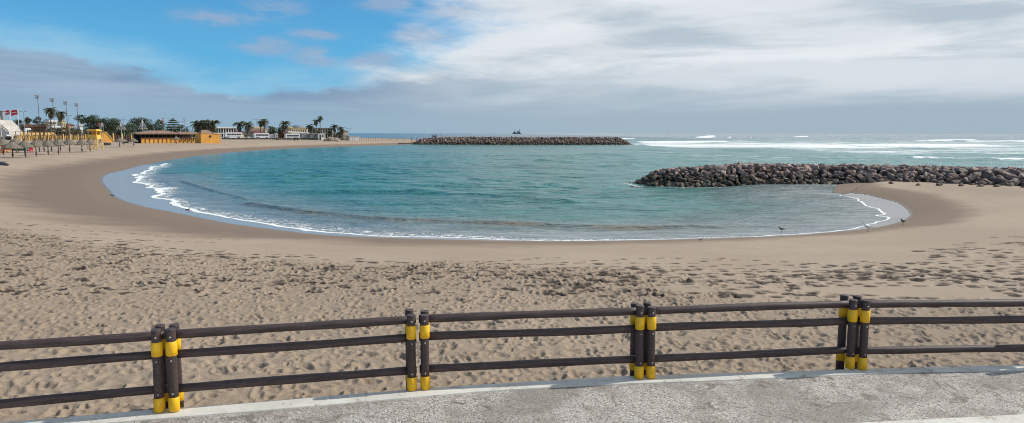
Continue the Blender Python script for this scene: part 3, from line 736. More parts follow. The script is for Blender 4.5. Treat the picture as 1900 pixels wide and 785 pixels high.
# --- promenade, kerb
xs = np.linspace(-38, 43, 163)
nearY = np.interp(xs, knx, kny); farY = np.interp(xs, kfx, kfy)
def strip(name, profs, mat, label, cat):
    """profs: list of (yfunc array, z) cross-section rows from far to near"""
    mb = MB(); n = len(xs)
    for yy, zz in profs:
        mb.v += [(float(x), float(y), float(z)) for x, y, z in zip(xs, yy, np.broadcast_to(zz, xs.shape))]
    for r_ in range(len(profs) - 1):
        for i in range(n - 1): mb.f.append((r_ * n + i, (r_ + 1) * n + i, (r_ + 1) * n + i + 1, r_ * n + i + 1)); mb.mi.append(0)
    o = mb.build(name, mat, smooth=False)
    return tag(o, label, cat, kind='structure')
jit = 0.012 * vnoise(xs * 1.0, xs * 0, 0.9, 81) * 2
strip('kerb', [(farY + 0.0 + jit, -0.30), (farY + jit, -0.008), (farY - 0.012 + jit, 0.0), (nearY + 0.03, 0.0), (nearY + 0.008, -0.008), (nearY, -0.028), (nearY, -0.1)], KERB, 'smooth pale concrete kerb along the seaward edge of the promenade', 'kerb')
pl = G(1560, 787, -0.02); pr = G(1900, 769.5, -0.02); slp = (pr.y - pl.y) / (pr.x - pl.x)
edgeY = np.minimum(pl.y + (xs - pl.x) * slp, nearY - 1.0)
edgeY = np.where(xs < pl.x - 4, pl.y - 4 * slp, edgeY)
strip('promenade', [(nearY, -0.022), (nearY * 0.5 + edgeY * 0.5, -0.022), (edgeY, -0.022)], PAVE, 'speckled exposed aggregate promenade paving in front of the log fence', 'pavement')
strip('pavement_border', [(edgeY, -0.10), (edgeY, -0.014), (edgeY - 0.4, -0.014), (edgeY - 14, -0.014), (edgeY - 30, -0.014)], KERB, 'plain pale concrete slab at the near edge of the paving', 'pavement')

# ------------------------------------------------------------------ log fence
def fence_panel(L, Rr, label, seed):
    random.seed(seed)
    L = Vector(L); Rr = Vector(Rr); u = (Rr - L); ln = u.length; ang = math.atan2(u.y, u.x)
    root = empty('fence_panel', (L.x, L.y, 0), label, 'fence', 'log fence panels along the promenade', ang)
    PR = 0.058
    for x in (0.0, ln):
        for y in (0.0, 0.232):
            h = 1.035 + random.uniform(-0.012, 0.018); z0 = 0.0 if y == 0 else -0.25
            p = MB().tube([(0, 0, z0), (0, 0, 0.35), (random.uniform(-.004, .004), 0, 0.7), (0, 0, h - 0.012), (0, 0, h)], [PR * 1.02, PR, PR * 0.985, PR, PR * 0.97], 20, True, 0, 0.05).build('post', WOOD, root, smooth=False)
            for pg in p.data.polygons: pg.use_smooth = len(pg.vertices) == 4
            p.location = (x, y, 0); lean = (random.uniform(-.010, .010), random.uniform(-.010, .010), random.uniform(0, 6))
            p.rotation_euler = lean
            for zb in ((0.005 if y == 0 else 0.05), 0.715):
                bd = MB().tube([(0, 0, zb), (0, 0, zb + 0.004), (0, 0, zb + 0.176), (0, 0, zb + 0.18)], [PR + 0.004, PR + 0.0085, PR + 0.0085, PR + 0.004], 20, True, 0, 0.03).build('yellow_band', YEL, p)
                for pg in bd.data.polygons: pg.use_smooth = len(pg.vertices) == 4
            if y == 0:
                for zz in (0.955, 0.655, 0.235):
                    bt = MB().tube([(0, 0, zz), (0, -PR - 0.004, zz), (0, -PR - 0.009, zz), (0, -PR - 0.012, zz)], [0.013, 0.013, 0.010, 0.004], 10).build('bolt', BOLTM, p, smooth=True)
                    bt.rotation_euler = (0, 0, -lean[2])
    for z in (0.945, 0.69, 0.24):
        n = 14; ph = random.uniform(0, 9); am = random.uniform(0.002, 0.009)
        pts = [(-0.075 + (ln + 0.15) * i / n, 0.116 + am * math.sin(ph + i * 0.4), z + am * math.sin(ph * 2 + i * 0.35)) for i in range(n + 1)]
        ra = [0.0555 * (1 + 0.05 * math.sin(ph + i * 0.7)) for i in range(n + 1)]
        rl = MB().tube(pts, ra, 20, True, 0, 0.05).build('rail', WOOD, root)
        for pg in rl.data.polygons: pg.use_smooth = len(pg.vertices) == 4
    return root
fp = lambda px, py: G(px, py - 3.4, 0.0)
g1l, g1r = fp(296.5, 767), fp(323.7, 765.8)
g2l, g2r = fp(764.4, 726.8), fp(789.3, 724.7)
g3l, g3r = fp(1185.5, 704.8), fp(1207, 704.3)
g4l, g4r = fp(1576.5, 686.5), fp(1599.5, 688)
dl = Vector((math.cos(R(15.5)), math.sin(R(15.5)), 0)); dr = Vector((math.cos(R(3)), math.sin(R(3)), 0))
fence_panel(g1l - dl * 3.0, g1l, 'leftmost log fence panel, cut off by the left edge of the picture', 1)
fence_panel(g1r, g2l, 'brown log fence panel with yellow bands between the leftmost and second post cluster', 2)
fence_panel(g2r, g3l, 'brown log fence panel with yellow bands in the middle of the fence', 3)
fence_panel(g3r, g4l, 'brown log fence panel right of middle, between the third and fourth post cluster', 4)
fence_panel(g4r, g4r + dr * 3.0, 'rightmost log fence panel, running out of the right edge of the picture', 5)

# ------------------------------------------------------------------ boulders
def rock_mesh(seed, bev=True, npts=13):
    r_ = random.Random(seed); bm = bmesh.new()
    for _ in range(npts):
        v = Vector((r_.gauss(0, 1), r_.gauss(0, 1), r_.gauss(0, 1))).normalized() * r_.uniform(0.82, 1.0)
        bm.verts.new((v.x, v.y * 0.8, v.z * 0.68))
    res = bmesh.ops.convex_hull(bm, input=bm.verts)
    bmesh.ops.delete(bm, geom=list({g_ for g_ in res['geom_interior'] if isinstance(g_, bmesh.types.BMVert)}), context='VERTS')
    if bev: bmesh.ops.bevel(bm, geom=bm.edges[:], offset=0.075, segments=1, affect='EDGES', profile=0.5, clamp_overlap=True)
    me = bpy.data.meshes.new('boulder'); bm.to_mesh(me); bm.free()
    me.materials.append(ROCK)
    me.polygons.foreach_set('use_smooth', [False] * len(me.polygons))
    return me
RMS = [rock_mesh(100 + i) for i in range(14)]
RLO = [rock_mesh(200 + i, False, 12) for i in range(8)]
def arrs(me):
    v = np.empty(len(me.vertices) * 3); me.vertices.foreach_get('co', v)
    return v.reshape(-1, 3), [tuple(p.vertices) for p in me.polygons]
RA = [arrs(m) for m in RMS]; RL_ = [arrs(m) for m in RLO]
def resample(line, st):
    P = np.array(line, float); s_ = np.concatenate([[0], np.cumsum(np.hypot(*np.diff(P, axis=0).T))])
    t = np.arange(0, s_[-1], st); return np.stack([np.interp(t, s_, P[:, 0]), np.interp(t, s_, P[:, 1])], 1)
def heap(line, crest, halfw, slope, step_u, step_v, tip=(True, False), foot=-2.4, taper=0.0):
    """points on the surface of a rubble mound"""
    pts = []
    C_ = resample(line, step_u); n = len(C_)
    reach = halfw + (crest - foot) / slope
    for i in range(n):
        a = C_[max(0, i - 1)]; b_ = C_[min(n - 1, i + 1)]; t = (b_ - a) / np.hypot(*(b_ - a)); nn = np.array([-t[1], t[0]])
        cr = crest - taper * max(0, 1 - i * step_u / 7.5); s_ = -reach
        while s_ < reach:
            sj = s_ + random.uniform(-.35, .35) * step_v; uj = random.uniform(-.4, .4) * step_u
            z = cr - max(0, abs(sj) - halfw) * slope
            pts.append((C_[i][0] + nn[0] * sj + t[0] * uj, C_[i][1] + nn[1] * sj + t[1] * uj, z, sj, i / n)); s_ += step_v
    # rounded heads
    for end, idx in ((tip[0], 0), (tip[1], n - 1)):
        if not end: continue
        c0 = C_[idx]; c1 = C_[1] if idx == 0 else C_[n - 2]; t = (c0 - c1) / np.hypot(*(c0 - c1)); a0 = math.atan2(t[1], t[0])
        r_ = step_u
        while r_ < reach:
            k = max(3, int(math.pi * r_ / step_u)); ce = crest - (taper if idx == 0 else 0)
            for j in range(k):
                a = a0 + (-0.5 + (j + 0.5) / k) * math.pi + random.uniform(-.2, .2) / k
                rj = r_ + random.uniform(-.3, .3) * step_v; z = ce - max(0, rj - halfw * 0.6) * slope
                pts.append((c0[0] + math.cos(a) * rj, c0[1] + math.sin(a) * rj, z, -rj if math.sin(a) < 0 else rj, 0.0 if idx == 0 else 1.0))
            r_ += step_v * 0.9
    return pts
random.seed(5)
pts = heap(BW, 0.0, 1.7, 0.56, 0.55, 0.42, taper=0.6)
rocks = []
for (x, y, z, s_, u_) in pts:
    r_ = min(1.05, max(0.22, random.gauss(0.41, 0.10) + 0.15 * max(0, 1 - abs(abs(s_) - 1) / 2.2) + (0.10 if x > 33 else 0)))
    if random.random() < 0.05: r_ *= 1.35
    rocks.append(dict(p=(x, y, max(z, -2.3) + random.uniform(-.12, .08) - .35 * max(0, r_ - .45)), r=r_, rot=(random.gauss(0, .35), random.gauss(0, .35), random.uniform(0, 6.28)), s=s_, k=random.randrange(14)))
for x, y in ((36.2, 60.8), (37.5, 60.0), (39.2, 59.5), (40.4, 59.0), (41.2, 58.0), (43, 57.2), (38.4, 61.2), (34.6, 62.2), (44.5, 56.4)):
    rocks.append(dict(p=(x, y, TZ(x, y) + 0.05), r=random.uniform(.28, .5), rot=(0, 0, random.uniform(0, 6)), s=-7, k=random.randrange(14)))
for r_ in rocks:
    x, y, z = r_['p']; dist_ = math.hypot(x, y)
    front = 1.0 if r_['s'] < 1.2 else 0.05
    infr = 1.0 if (x / y * FPX + 950) < 1915 else 0.02
    gz = TZ(x, y); below = 1.0 if z + r_['r'] * .5 > max(WZ, gz) else 0.1
    r_['score'] = r_['r'] / dist_ * front * infr * below
order = sorted(range(len(rocks)), key=lambda i: -rocks[i]['score']); big_ = set(order[:300])
stuffmb_v, stuffmb_f, tones = [], [], []; off = 0
def add_rock(dst_v, dst_f, dst_t, arr, p, r_, rot, sc=(1, 1, 1)):
    global off
    v, f = arr; Mx = np.array(Euler(rot).to_matrix()); vv = (v * r_ * np.array(sc)) @ Mx.T + np.array(p)
    dst_v.append(vv); dst_f.extend([tuple(i + off for i in q) for q in f]); dst_t.append(np.full(len(v), random.random())); off += len(v)
for i, r_ in enumerate(rocks):
    x, y, z = r_['p']
    if i in big_:
        o = bpy.data.objects.new('boulder', RMS[r_['k']]); COL.objects.link(o)
        o.location = r_['p']; o.rotation_euler = r_['rot']; o.scale = (r_['r'] * random.uniform(.95, 1.3), r_['r'], r_['r'] * random.uniform(.8, 1.05))
        px_ = x / y * FPX + 950; s_ = r_['s']
        where = 'on the crest' if z > -0.25 else ('on the mid slope' if z > -1.2 else 'at the foot')
        part_ = 'seaward tip of near breakwater' if px_ < 1300 else ('left half of near breakwater' if px_ < 1460 else ('near breakwater where water meets sand' if px_ < 1620 else 'near breakwater above dry sand'))
        tag(o, f'rough dark boulder {where}, {part_}', 'boulder', 'boulders of the near breakwater')
    else:
        add_rock(stuffmb_v, stuffmb_f, tones, RA[r_['k']], r_['p'], r_['r'], r_['rot'])
# core mound under the boulders
def core(line, crest, halfw, slope, foot, n_seg=1.5):
    C_ = resample(line, n_seg); vs, fs = [], []; reach = halfw + (crest - foot) / slope
    prof = [(-reach, foot), (-halfw, crest), (halfw, crest), (reach, foot)]
    for i in range(len(C_)):
        a = C_[max(0, i - 1)]; b_ = C_[min(len(C_) - 1, i + 1)]; t = (b_ - a) / np.hypot(*(b_ - a)); nn = np.array([-t[1], t[0]])
        for s_, z in prof: vs.append((C_[i][0] + nn[0] * s_, C_[i][1] + nn[1] * s_, z))
    for i in range(len(C_) - 1):
        for k in range(3): fs.append((i * 4 + k, i * 4 + k + 1, (i + 1) * 4 + k + 1, (i + 1) * 4 + k))
    return np.array(vs), fs
def finish_stuff(name, label, cat):
    V_ = np.concatenate(stuffmb_v); me = bpy.data.meshes.new(name); me.from_pydata(V_.tolist(), [], stuffmb_f)
    at = me.attributes.new('tone', 'FLOAT', 'POINT'); at.data.foreach_set('value', np.concatenate(tones).astype(np.float32))
    me.materials.append(ROCK); me.update()
    o = bpy.data.objects.new(name, me); COL.objects.link(o); return tag(o, label, cat, kind='stuff')
cv, cf = core(BW[1:], -0.32, 1.5, 0.56, -2.8); stuffmb_v.append(cv); stuffmb_f += [tuple(i + off for i in q) for q in cf]; tones.append(np.full(len(cv), .2)); off += len(cv)
finish_stuff('breakwater_rubble', 'mass of dark rocks packed between and behind the near breakwater boulders', 'rocks')
stuffmb_v, stuffmb_f, tones, off = [], [], [], 0
fpts = heap(FB, 1.1, 2.0, 0.55, 0.95, 0.9, tip=(True, True), foot=-2.3)
for (x, y, z, s_, u_) in fpts:
    zz = z - 0.9 * max(0, 1 - (x + 47) / 14)
    add_rock(stuffmb_v, stuffmb_f, tones, random.choice(RL_), (x, y, zz + random.uniform(-.25, .25)), random.uniform(.5, 1.0), (random.uniform(-1, 1), random.uniform(-1, 1), random.uniform(0, 6)))
cv, cf = core(FB, 0.6, 1.8, 0.55, -2.6, 6); stuffmb_v.append(cv); stuffmb_f += [tuple(i + off for i in q) for q in cf]; tones.append(np.full(len(cv), .2)); off += len(cv)
finish_stuff('far_breakwater_rubble', 'long low breakwater of mixed dark and pale rocks across the far mouth of the bay', 'rocks')

# ------------------------------------------------------------------ trees
def leaf_crown(name, blobs, mat, parent, leaf=0.5, dens=1.0, core_=True):
    """blobs: (cx,cy,cz,rx,ry,rz) in metres; many small leaf faces through each clump's volume"""
    vs, fs = [], []
    for (cx, cy, cz, rx, ry, rz) in blobs:
        n = int(dens * 38 * (rx * ry + rx * rz + ry * rz) / (leaf * leaf) * 0.16)
        for _ in range(n):
            d = Vector((random.gauss(0, 1), random.gauss(0, 1), random.gauss(0, 1))).normalized()
            q = random.uniform(0.45, 1.04) ** 0.6
            wob = 1 + 0.35 * mnoise.noise(Vector((d.x * 1.6 + cx, d.y * 1.6 + cy, d.z * 1.6 + cz)))
            c_ = Vector((cx + d.x * rx * q * wob, cy + d.y * ry * q * wob, cz + d.z * rz * q * wob))
            a = Vector((random.gauss(0, 1), random.gauss(0, 1), random.gauss(0, .7))).normalized(); b_ = a.cross(Vector((random.gauss(0, 1), random.gauss(0, 1), random.gauss(0, 1)))).normalized()
            l = leaf * random.uniform(.5, 1.2); o = len(vs)
            vs += [c_ - a * l * .5, c_ + b_ * l * .28, c_ + a * l * .5, c_ - b_ * l * .28]; fs.append((o, o + 1, o + 2, o + 3))
    mb = MB(); mb.add(vs, fs); return mb.build(name, mat, parent)
def broad_tree(px, top, w, base, Y, label, cat='tree', mat=None, nb=9, group='trees behind the beach', flat=0.62):
    s_ = Y / FPX; p = W(px, base, Y); gz = min(p.z, TZ(p.x, p.y)); H_ = (base - top) * s_ + (p.z - gz); Wd = w * s_
    root = empty('tree', (p.x, p.y, gz), label, cat, group)
    crown_h = min(H_ * 0.92, Wd * 1.0); cz = H_ - crown_h / 2
    bl = []
    for k in range(nb):
        a = random.uniform(0, 6.28); q = random.uniform(0.12, 0.38) * Wd
        r_ = Wd * random.uniform(.20, .30)
        bl.append((math.cos(a) * q * 1.2, math.sin(a) * q, cz + random.uniform(-.36, .30) * crown_h, r_, r_, r_ * flat * random.uniform(.8, 1.2)))
    bl.append((0, 0, H_ - Wd * .17, Wd * .22, Wd * .22, Wd * .16)); bl.append((0, 0, cz, Wd * .42, Wd * .34, crown_h * .46)); bl.append((0, 0, H_ * .28, Wd * .40, Wd * .3, H_ * .26))
    leaf_crown('crown', bl, mat or LEAF_D, root, leaf=max(.45, 1.1 * s_ * 2.0))
    mb = MB().tube([(0, 0, 0), (.1, 0, H_ * .3), (-.05, 0, cz)], [Wd * .035 + .12, Wd * .03 + .08, .08], 7)
    for k in range(5):
        x, y, z = bl[k][:3]; mb.tube([(0, 0, H_ * .3), (x * .5, y * .5, (H_ * .3 + z) / 2), (x, y, z)], [.14, .1, .05], 5)
    mb.build('trunk', BARK, root)
    return root
def layered_pine(px, top, w, base, Y, label):
    s_ = Y / FPX; p = W(px, base, Y); gz = min(p.z, TZ(p.x, p.y)); H_ = (base - top) * s_ + (p.z - gz); Wd = w * s_
    root = empty('pine_tree', (p.x, p.y, gz), label, 'tree', 'trees behind the beach'); bl = []
    for k, f in enumerate((.42, .55, .68, .80, .90, .98)):
        wr = Wd * .5 * (1.0, 1.05, .95, .8, .55, .2)[k]
        for j in range(7):
            a = j / 7 * 6.28 + k; bl.append((math.cos(a) * wr * .62, math.sin(a) * wr * .62, H_ * f + random.uniform(-.1, .1), wr * .42, wr * .42, H_ * .032))
    leaf_crown('crown', bl, LEAF_D, root, leaf=.5, dens=1.6)
    MB().tube([(0, 0, 0), (0, 0, H_ * .95)], [.3, .08], 7).build('trunk', BARK, root); return root
def palm(px, top, w, base, Y, label, dry=0.4, group='palms along the far shore', droop=1.0, nfr=30, trunkr=0.2):
    s_ = Y / FPX; p = W(px, base, Y); gz = min(p.z, TZ(p.x, p.y)); top_z = W(px, top, Y).z - gz
    R0 = w * s_ / 2 * 1.5; ch = top_z - R0 * .42
    root = empty('palm_tree', (p.x, p.y, gz), label, 'palm', group)
    lean = random.uniform(-.04, .04) * ch
    MB().tube([(0, 0, 0), (lean * .4, 0, ch * .4), (lean, 0, ch)], [trunkr * 1.4, trunkr, trunkr * .8], 8, wob=.15).build('trunk', BARK, root)
    for nm, mat, cnt, lo, hi in (('crown', FROND, nfr, -.35, 1.35), ('dry_fronds', FROND_DRY, int(nfr * dry), -1.45, -.5)):
        if cnt < 1: continue
        mb = MB()
        for k in range(cnt):
            a = k * 2.399 + random.uniform(-.2, .2); e0 = random.uniform(lo, hi); L_ = R0 * random.uniform(.85, 1.1); q = Vector((lean, 0, ch)); e = e0
            dirx = Vector((math.cos(a), math.sin(a), 0)); side = Vector((-math.sin(a), math.cos(a), 0)); ns = 7; prev = None
            for j in range(ns + 1):
                t = j / ns; wd = L_ * .17 * (math.sin(math.pi * min(1, t * .85 + .12)) + .1)
                d = dirx * math.cos(e) + Vector((0, 0, 1)) * math.sin(e)
                if j:
                    dn = Vector((0, 0, -1)) * wd * .55; o = len(mb.v)
                    # split leaflets: one pair of tapering blades per segment
                    mid = (prev + q) / 2; fw = d * (L_ / ns * .7)
                    mb.add([prev, q, mid + side * wd + dn * .6 + fw, prev, q, mid - side * wd + dn * .6 + fw], [(0, 1, 2), (3, 5, 4)])
                    mb.add([mid, q + d * .03, mid + side * wd * .7 + dn * 1.2 + fw * 1.3, mid, q + d * .03, mid - side * wd * .7 + dn * 1.2 + fw * 1.3], [(0, 1, 2), (3, 5, 4)])
                prev = q.copy(); q = q + d * (L_ / ns); e -= .28 * droop * (1 if e > -1.3 else 0)
        mb.build(nm, mat, root)
    return root
random.seed(20)
bl = []
for k in range(210):
    px = 30 + 610 * k / 209; Yk = 392 + random.uniform(-8, 8); q = W(px, 250, Yk); hh = random.uniform(2.2, 4.6) * (1.35 if 140 < px < 350 else .75 if px > 420 else 1)
    bl.append((q.x, q.y, TZ(q.x, q.y) + hh * .45, 1.9, 1.4, hh * .62))
sc = leaf_crown('scrub', bl, LEAF_D, None, .75, 1.1); tag(sc, 'band of dark green scrub behind the beach buildings and trees', 'scrub', kind='stuff')
random.seed(21)
T = broad_tree
T(35, 221, 24, 240, 330, 'dark spreading tree just right of the big red flag')
T(52, 216.5, 14, 238, 322, 'narrow dark tree between the red flag and the first floodlight mast')
T(71, 216, 15, 238, 330, 'small dark tree at the foot of the tallest floodlight mast')
T(87, 221, 20, 240, 345, 'low dark tree left of the taller palm')
T(152, 212.5, 18, 246, 330, 'upright dark tree at the left end of the tall grove')
T(175, 212, 37, 248, 325, 'largest broad dark tree behind the yellow lifeguard tower', nb=16)
T(199, 218, 30, 248, 322, 'dark tree behind the white notice board', nb=12)
T(213, 219, 26, 248, 330, 'dark tree just left of the smaller white cone frame', nb=12)
T(243, 226, 26, 249, 318, 'low green bushy tree between the two white cone frames', mat=LEAF_M)
T(265, 217.5, 33, 248, 335, 'round dark tree rising behind the taller white cone frame', nb=14)
T(283, 229, 16, 248, 328, 'small green tree filling the gap right of the round tree', mat=LEAF_M)
T(297, 222, 22, 248, 330, 'loose feathery green tree beside the left magenta flag', mat=LEAF_M)
T(338, 231, 22, 248, 332, 'low dark tree at the foot of the right magenta flag')
T(228, 232, 30, 249, 312, 'dark bushy tree under the smaller white cone frame')
T(385, 233, 44, 249, 325, 'dense dark shrubs under the palm clump behind the ochre block', nb=14)
T(120, 233, 26, 248, 300, 'dark green shrubs in front of the white terraced house')
T(140, 236, 22, 248, 300, 'brownish green shrubs right of the white terraced house', mat=LEAF_M)
T(98, 236, 20, 247, 302, 'dark shrubs at the foot of the taller palm')
T(522, 234, 14, 252, 345, 'dark bushy tree left of the dry skirted palm')
T(506, 238, 16, 252, 342, 'small dark tree behind the white kiosks')
T(585, 239, 16, 252, 345, 'dark shrubs in front of the long dark building')
T(611, 238, 14, 255, 335, 'round dark green tree right of the twin tall palms')
T(634, 242, 16, 255, 335, 'dense green shrub left of the cream house', mat=LEAF_M)
layered_pine(322, 220.5, 24, 248, 325, 'tiered dark pine tree between the two magenta flags')
LP = 'palms beside the terraced house'
palm(94.5, 199.5, 19, 243, 290, 'taller palm with a round head left of the white terraced house', .9, LP, nfr=40)
palm(115, 205.5, 18, 243, 290, 'shorter palm with an upswept head in front of the white terraced house', .8, LP, nfr=38)
for i, (px, tp, w, bs, lb) in enumerate((
    (364, 224, 19, 248, 'leftmost palm of the clump behind the ochre block'), (376, 223, 20, 248, 'second palm of the clump behind the ochre block'),
    (386, 220.5, 19, 248, 'tallest palm of the clump behind the ochre block'), (398, 223, 20, 250, 'rightmost palm of the clump behind the ochre block'))):
    palm(px, tp, w, bs, 318, lb, .5)
for px, tp, w, bs, lb in ((444, 225, 19, 255, 'spiky palm left of a thicker palm behind the first white bus'), (459, 224.5, 20, 256, 'thick headed palm just right of the first white bus'),
    (484, 224, 12, 255, 'palm with a small head in front of the cream block'), (491, 220.5, 15, 250, 'shaggy palm rising above the cream block'), (504.5, 233, 17, 256, 'short palm above the white kiosks'),
    (529, 223.5, 19, 252, 'wide palm with a dry skirt beside the dark red gable'), (575, 230, 14, 252, 'palm at the left end of the long dark building'),
    (586, 221, 12, 250, 'lower of the twin tall palms'), (594, 215, 11, 251, 'tallest palm of the far shore, right of its twin'),
    (621.5, 231, 14, 254, 'palm above the pale rubble heap'), (632.5, 235, 14, 255, 'rightmost palm, beside the cream house')):
    palm(px, tp, w, bs, 330, lb, .6, nfr=30)

# ------------------------------------------------------------------ buildings (front wall faces the camera)
def block(root, x0, x1, z0, z1, dep, mat, name='wall', y0=0.0, bev=0):
    return MB().box(((x0 + x1) / 2, y0 + dep / 2, (z0 + z1) / 2), (x1 - x0, dep, z1 - z0)).build(name, mat, root)
def site(px0, px1, pt, pb, Y, name, label, cat='building', group=None, th=None):
    """root at the front left foot; returns root, width, height, scale"""
    p0 = W(px0, pb, Y); th = -math.atan(((px0 + px1) / 2 - CX) / FPX) + R(15) if th is None else th       # fronts turn towards the bay
    k1 = (px1 - CX) / FPX; q_ = (p0.x - k1 * p0.y) / (k1 * math.sin(th) - math.cos(th)); p1 = Vector((p0.x + q_ * math.cos(th), p0.y + q_ * math.sin(th), p0.z)); pt_ = W((px0 + px1) / 2, pt, Y); gz = min(p0.z, TZ(p0.x, p0.y + 2), TZ(p1.x, p1.y + 2)) - .05
    root = empty(name, (p0.x, p0.y, gz), label, cat, group, th)
    return root, q_, pt_.z - gz, Y / FPX
def windows(root, xs_, z0, z1, w, mat=None, y=-0.04, frame=WHITE):
    for x in xs_:
        f = MB().box((x, y, (z0 + z1) / 2), (w + .16, .07, z1 - z0 + .16)).build('window', frame, root)
        MB().box((x, y - .045, (z0 + z1) / 2), (w, .03, z1 - z0)).build('pane', mat or GLASS, f)
def flat_roof(root, x0, x1, z, dep, t=.3, over=.4, mat=WHITE, y0=0):
    MB().box(((x0 + x1) / 2, y0 + dep / 2, z + t / 2), (x1 - x0 + 2 * over, dep + 2 * over, t)).build('roof', mat, root)
def gable(root, x0, x1, z, h, dep, mat, over=.4, y0=0):
    x0 -= over; x1 += over; a, c_ = y0 - over, y0 + dep + over; m_ = (a + c_) / 2; i = min((x1 - x0) * .25, dep * .5)
    MB().add([(x0, a, z), (x1, a, z), (x1, c_, z), (x0, c_, z), (x0 + i, m_, z + h), (x1 - i, m_, z + h)], [(3, 2, 1, 0), (0, 1, 5, 4), (2, 3, 4, 5), (1, 2, 5), (3, 0, 4)]).build('roof', mat, root)

# white stepped stand on the far left
r_, w, h, s = site(-30, 24, 222, 247, 270, 'white_stand', 'white stepped grandstand sloping down behind the green and white flag', th=R(12))
pf_ = [(0, 0), (w, 0), (w, h * .30)]
k = 9
for i in range(k):
    x = w - (w * .55) * (i + 1) / k; z = h * .30 + h * .70 * (i + 1) / k; pf_ += [(x + w * .55 / k * .0, z - h * .7 / k), (x, z)]
pf_ += [(0, h)]
MB().prism(pf_, 0, 14).build('wall', M('stand_concrete', (.50, .475, .45), .85, .18, .5), r_)
MB().tube([(w * .45, -.4, h * 1.04), (w, -.4, h * .38)], .16, 6).build('handrail', POLE, r_)
r_, w, h, s = site(0, 14, 206, 222, 290, 'hut', 'small grey hut on top of the white grandstand', th=R(25))
block(r_, 0, w, 0, h, 4, GREY); windows(r_, [w * .3, w * .7], h * .82, h * .95, w * .25); flat_roof(r_, 0, w, h, 4, .2, .3, LGREY)
# town on the left
r_, w, h, s = site(56, 63.5, 222, 240, 350, 'brick_house', 'small terracotta house between the dark trees left of the masts')
block(r_, 0, w, 0, h, 6, TERRA); windows(r_, [w * .3, w * .7], h * .6, h * .8, w * .18); gable(r_, 0, w, h, h * .12, 6, REDROOF)
r_, w, h, s = site(50, 92, 230, 247, 285, 'pergola_building', 'long brown low building with a timber pergola under the masts')
block(r_, 0, w, 0, h * .8, 6, M('brown_wall', (.13, .085, .06), .85, .3, .6)); windows(r_, [w * (.1 + .16 * i) for i in range(6)], h * .3, h * .6, w * .08, DARK, frame=POLE); flat_roof(r_, 0, w, h * .8, 6, h * .16, .6, THATCH_R)
for i in range(9): MB().cyl((w * i / 8, -.9, 0), (w * i / 8, -.9, h), .12).build('post', POLE, r_)
r_, w, h, s = site(97, 127, 222.5, 247, 320, 'terraced_house', 'white modern house of stacked balconies behind the two left palms')
for lv, (a, c_, z0, z1) in enumerate(((0.15, 1.0, .0, .30), (.0, .95, .38, .62), (-.05, .55, .70, .95))):
    block(r_, w * a, w * c_, h * z0, h * z1 - .25, 8, CREAM if lv == 2 else WHITE, y0=lv * 1.5 + .6)
    MB().box((w * (a + c_) / 2, lv * 1.5 + 4, h * z1 - .02), (w * (c_ - a) * 1.05, 9.6, h * .09)).build('balcony_slab', WHITE, r_)
    windows(r_, [w * (a + (c_ - a) * f) for f in (.15, .38, .62, .85)], h * (z0 + .08), h * (z1 - .10), w * (c_ - a) * .15, y=lv * 1.5 + .56)
r_, w, h, s = site(116, 128, 225, 247, 335, 'yellow_house', 'yellow house with arched windows right of the white terraced house')
block(r_, 0, w, 0, h, 7, PALEY); windows(r_, [w * .25, w * .65], h * .72, h * .88, w * .18); flat_roof(r_, 0, w, h, 7, .3, .3, CREAM)
r_, w, h, s = site(128, 144, 229, 247, 340, 'pink_house', 'low pinkish house with a dark red roof left of the tall grove')
block(r_, 0, w, 0, h * .86, 8, M('pink_plaster', (.45, .30, .25), .85, .15, .5)); windows(r_, [w * .2, w * .5, w * .8], h * .5, h * .72, w * .12); gable(r_, 0, w, h * .86, h * .14, 8, REDROOF)
r_, w, h, s = site(149, 159, 230.5, 247, 318, 'white_cabin', 'small white cabin at the left foot of the tall grove')
block(r_, 0, w, 0, h * .55, 5, WHITE); block(r_, w * .1, w, h * .62, h * .9, 5, WHITE); MB().box((w / 2, 2.5, h * .585), (w * 1.1, 5.6, h * .07)).build('balcony_slab', WHITE, r_); flat_roof(r_, w * .1, w, h * .9, 5, h * .08); windows(r_, [w * .3, w * .7], h * .2, h * .45, w * .18)
# yellow terrace wall with columns
r_, w, h, s = site(26, 187.5, 250.5, 260.5, 262, 'terrace_wall', 'long pale yellow terrace wall with rows of columns behind the thatched umbrellas')
block(r_, 0, w, 0, h * .80, .6, YPLAS)
for i in range(33):
    x = w * (i + .5) / 33; big = i > 13
    MB().box((x, -.2, h * .43), (.5, .35, h * .86)).build('pilaster', YPLAS, r_)
    MB().box((x, -.2, h * (1.0 if big else .94)), (.42, .4, h * (.28 if big else .15))).build('column_head', TERRA if i % 3 else YPLAS, r_)
MB().box((w / 2, .3, h * .84), (w, .8, .16)).build('coping', CREAM, r_)
for x0, x1 in ((.10, .36), (.38, .50)): block(r_, w * x0, w * x1, h * .90, h * 1.42, .7, YPLAS, 'parapet', y0=3)
for i in range(22): MB().cyl((w * (.02 + .044 * i), -.7, 0), (w * (.02 + .044 * i), -.7, h * 1.75 + random.uniform(-.5, .5)), .16, seg=6).build('pergola_post', POLE, r_)
MB().box((w * .5, 1.2, h * 1.55), (w * .98, .25, .2)).build('pergola_beam', POLE, r_)
# ochre ramp
r_, w, h, s = site(189.5, 212, 245.5, 261, 245, 'ochre_stair', 'ochre wall of a stair with a sloping rail right of the lifeguard tower')
MB().prism([(0, 0), (w, 0), (w, h * .25), (w * .42, h), (0, h)], 0, 3).build('wall', OCHRE, r_)
MB().tube([(0, -.1, h * 1.02), (w * .42, -.1, h * 1.02), (w * 1.02, -.1, h * .28)], .12, 6).build('handrail', YPLAS, r_)
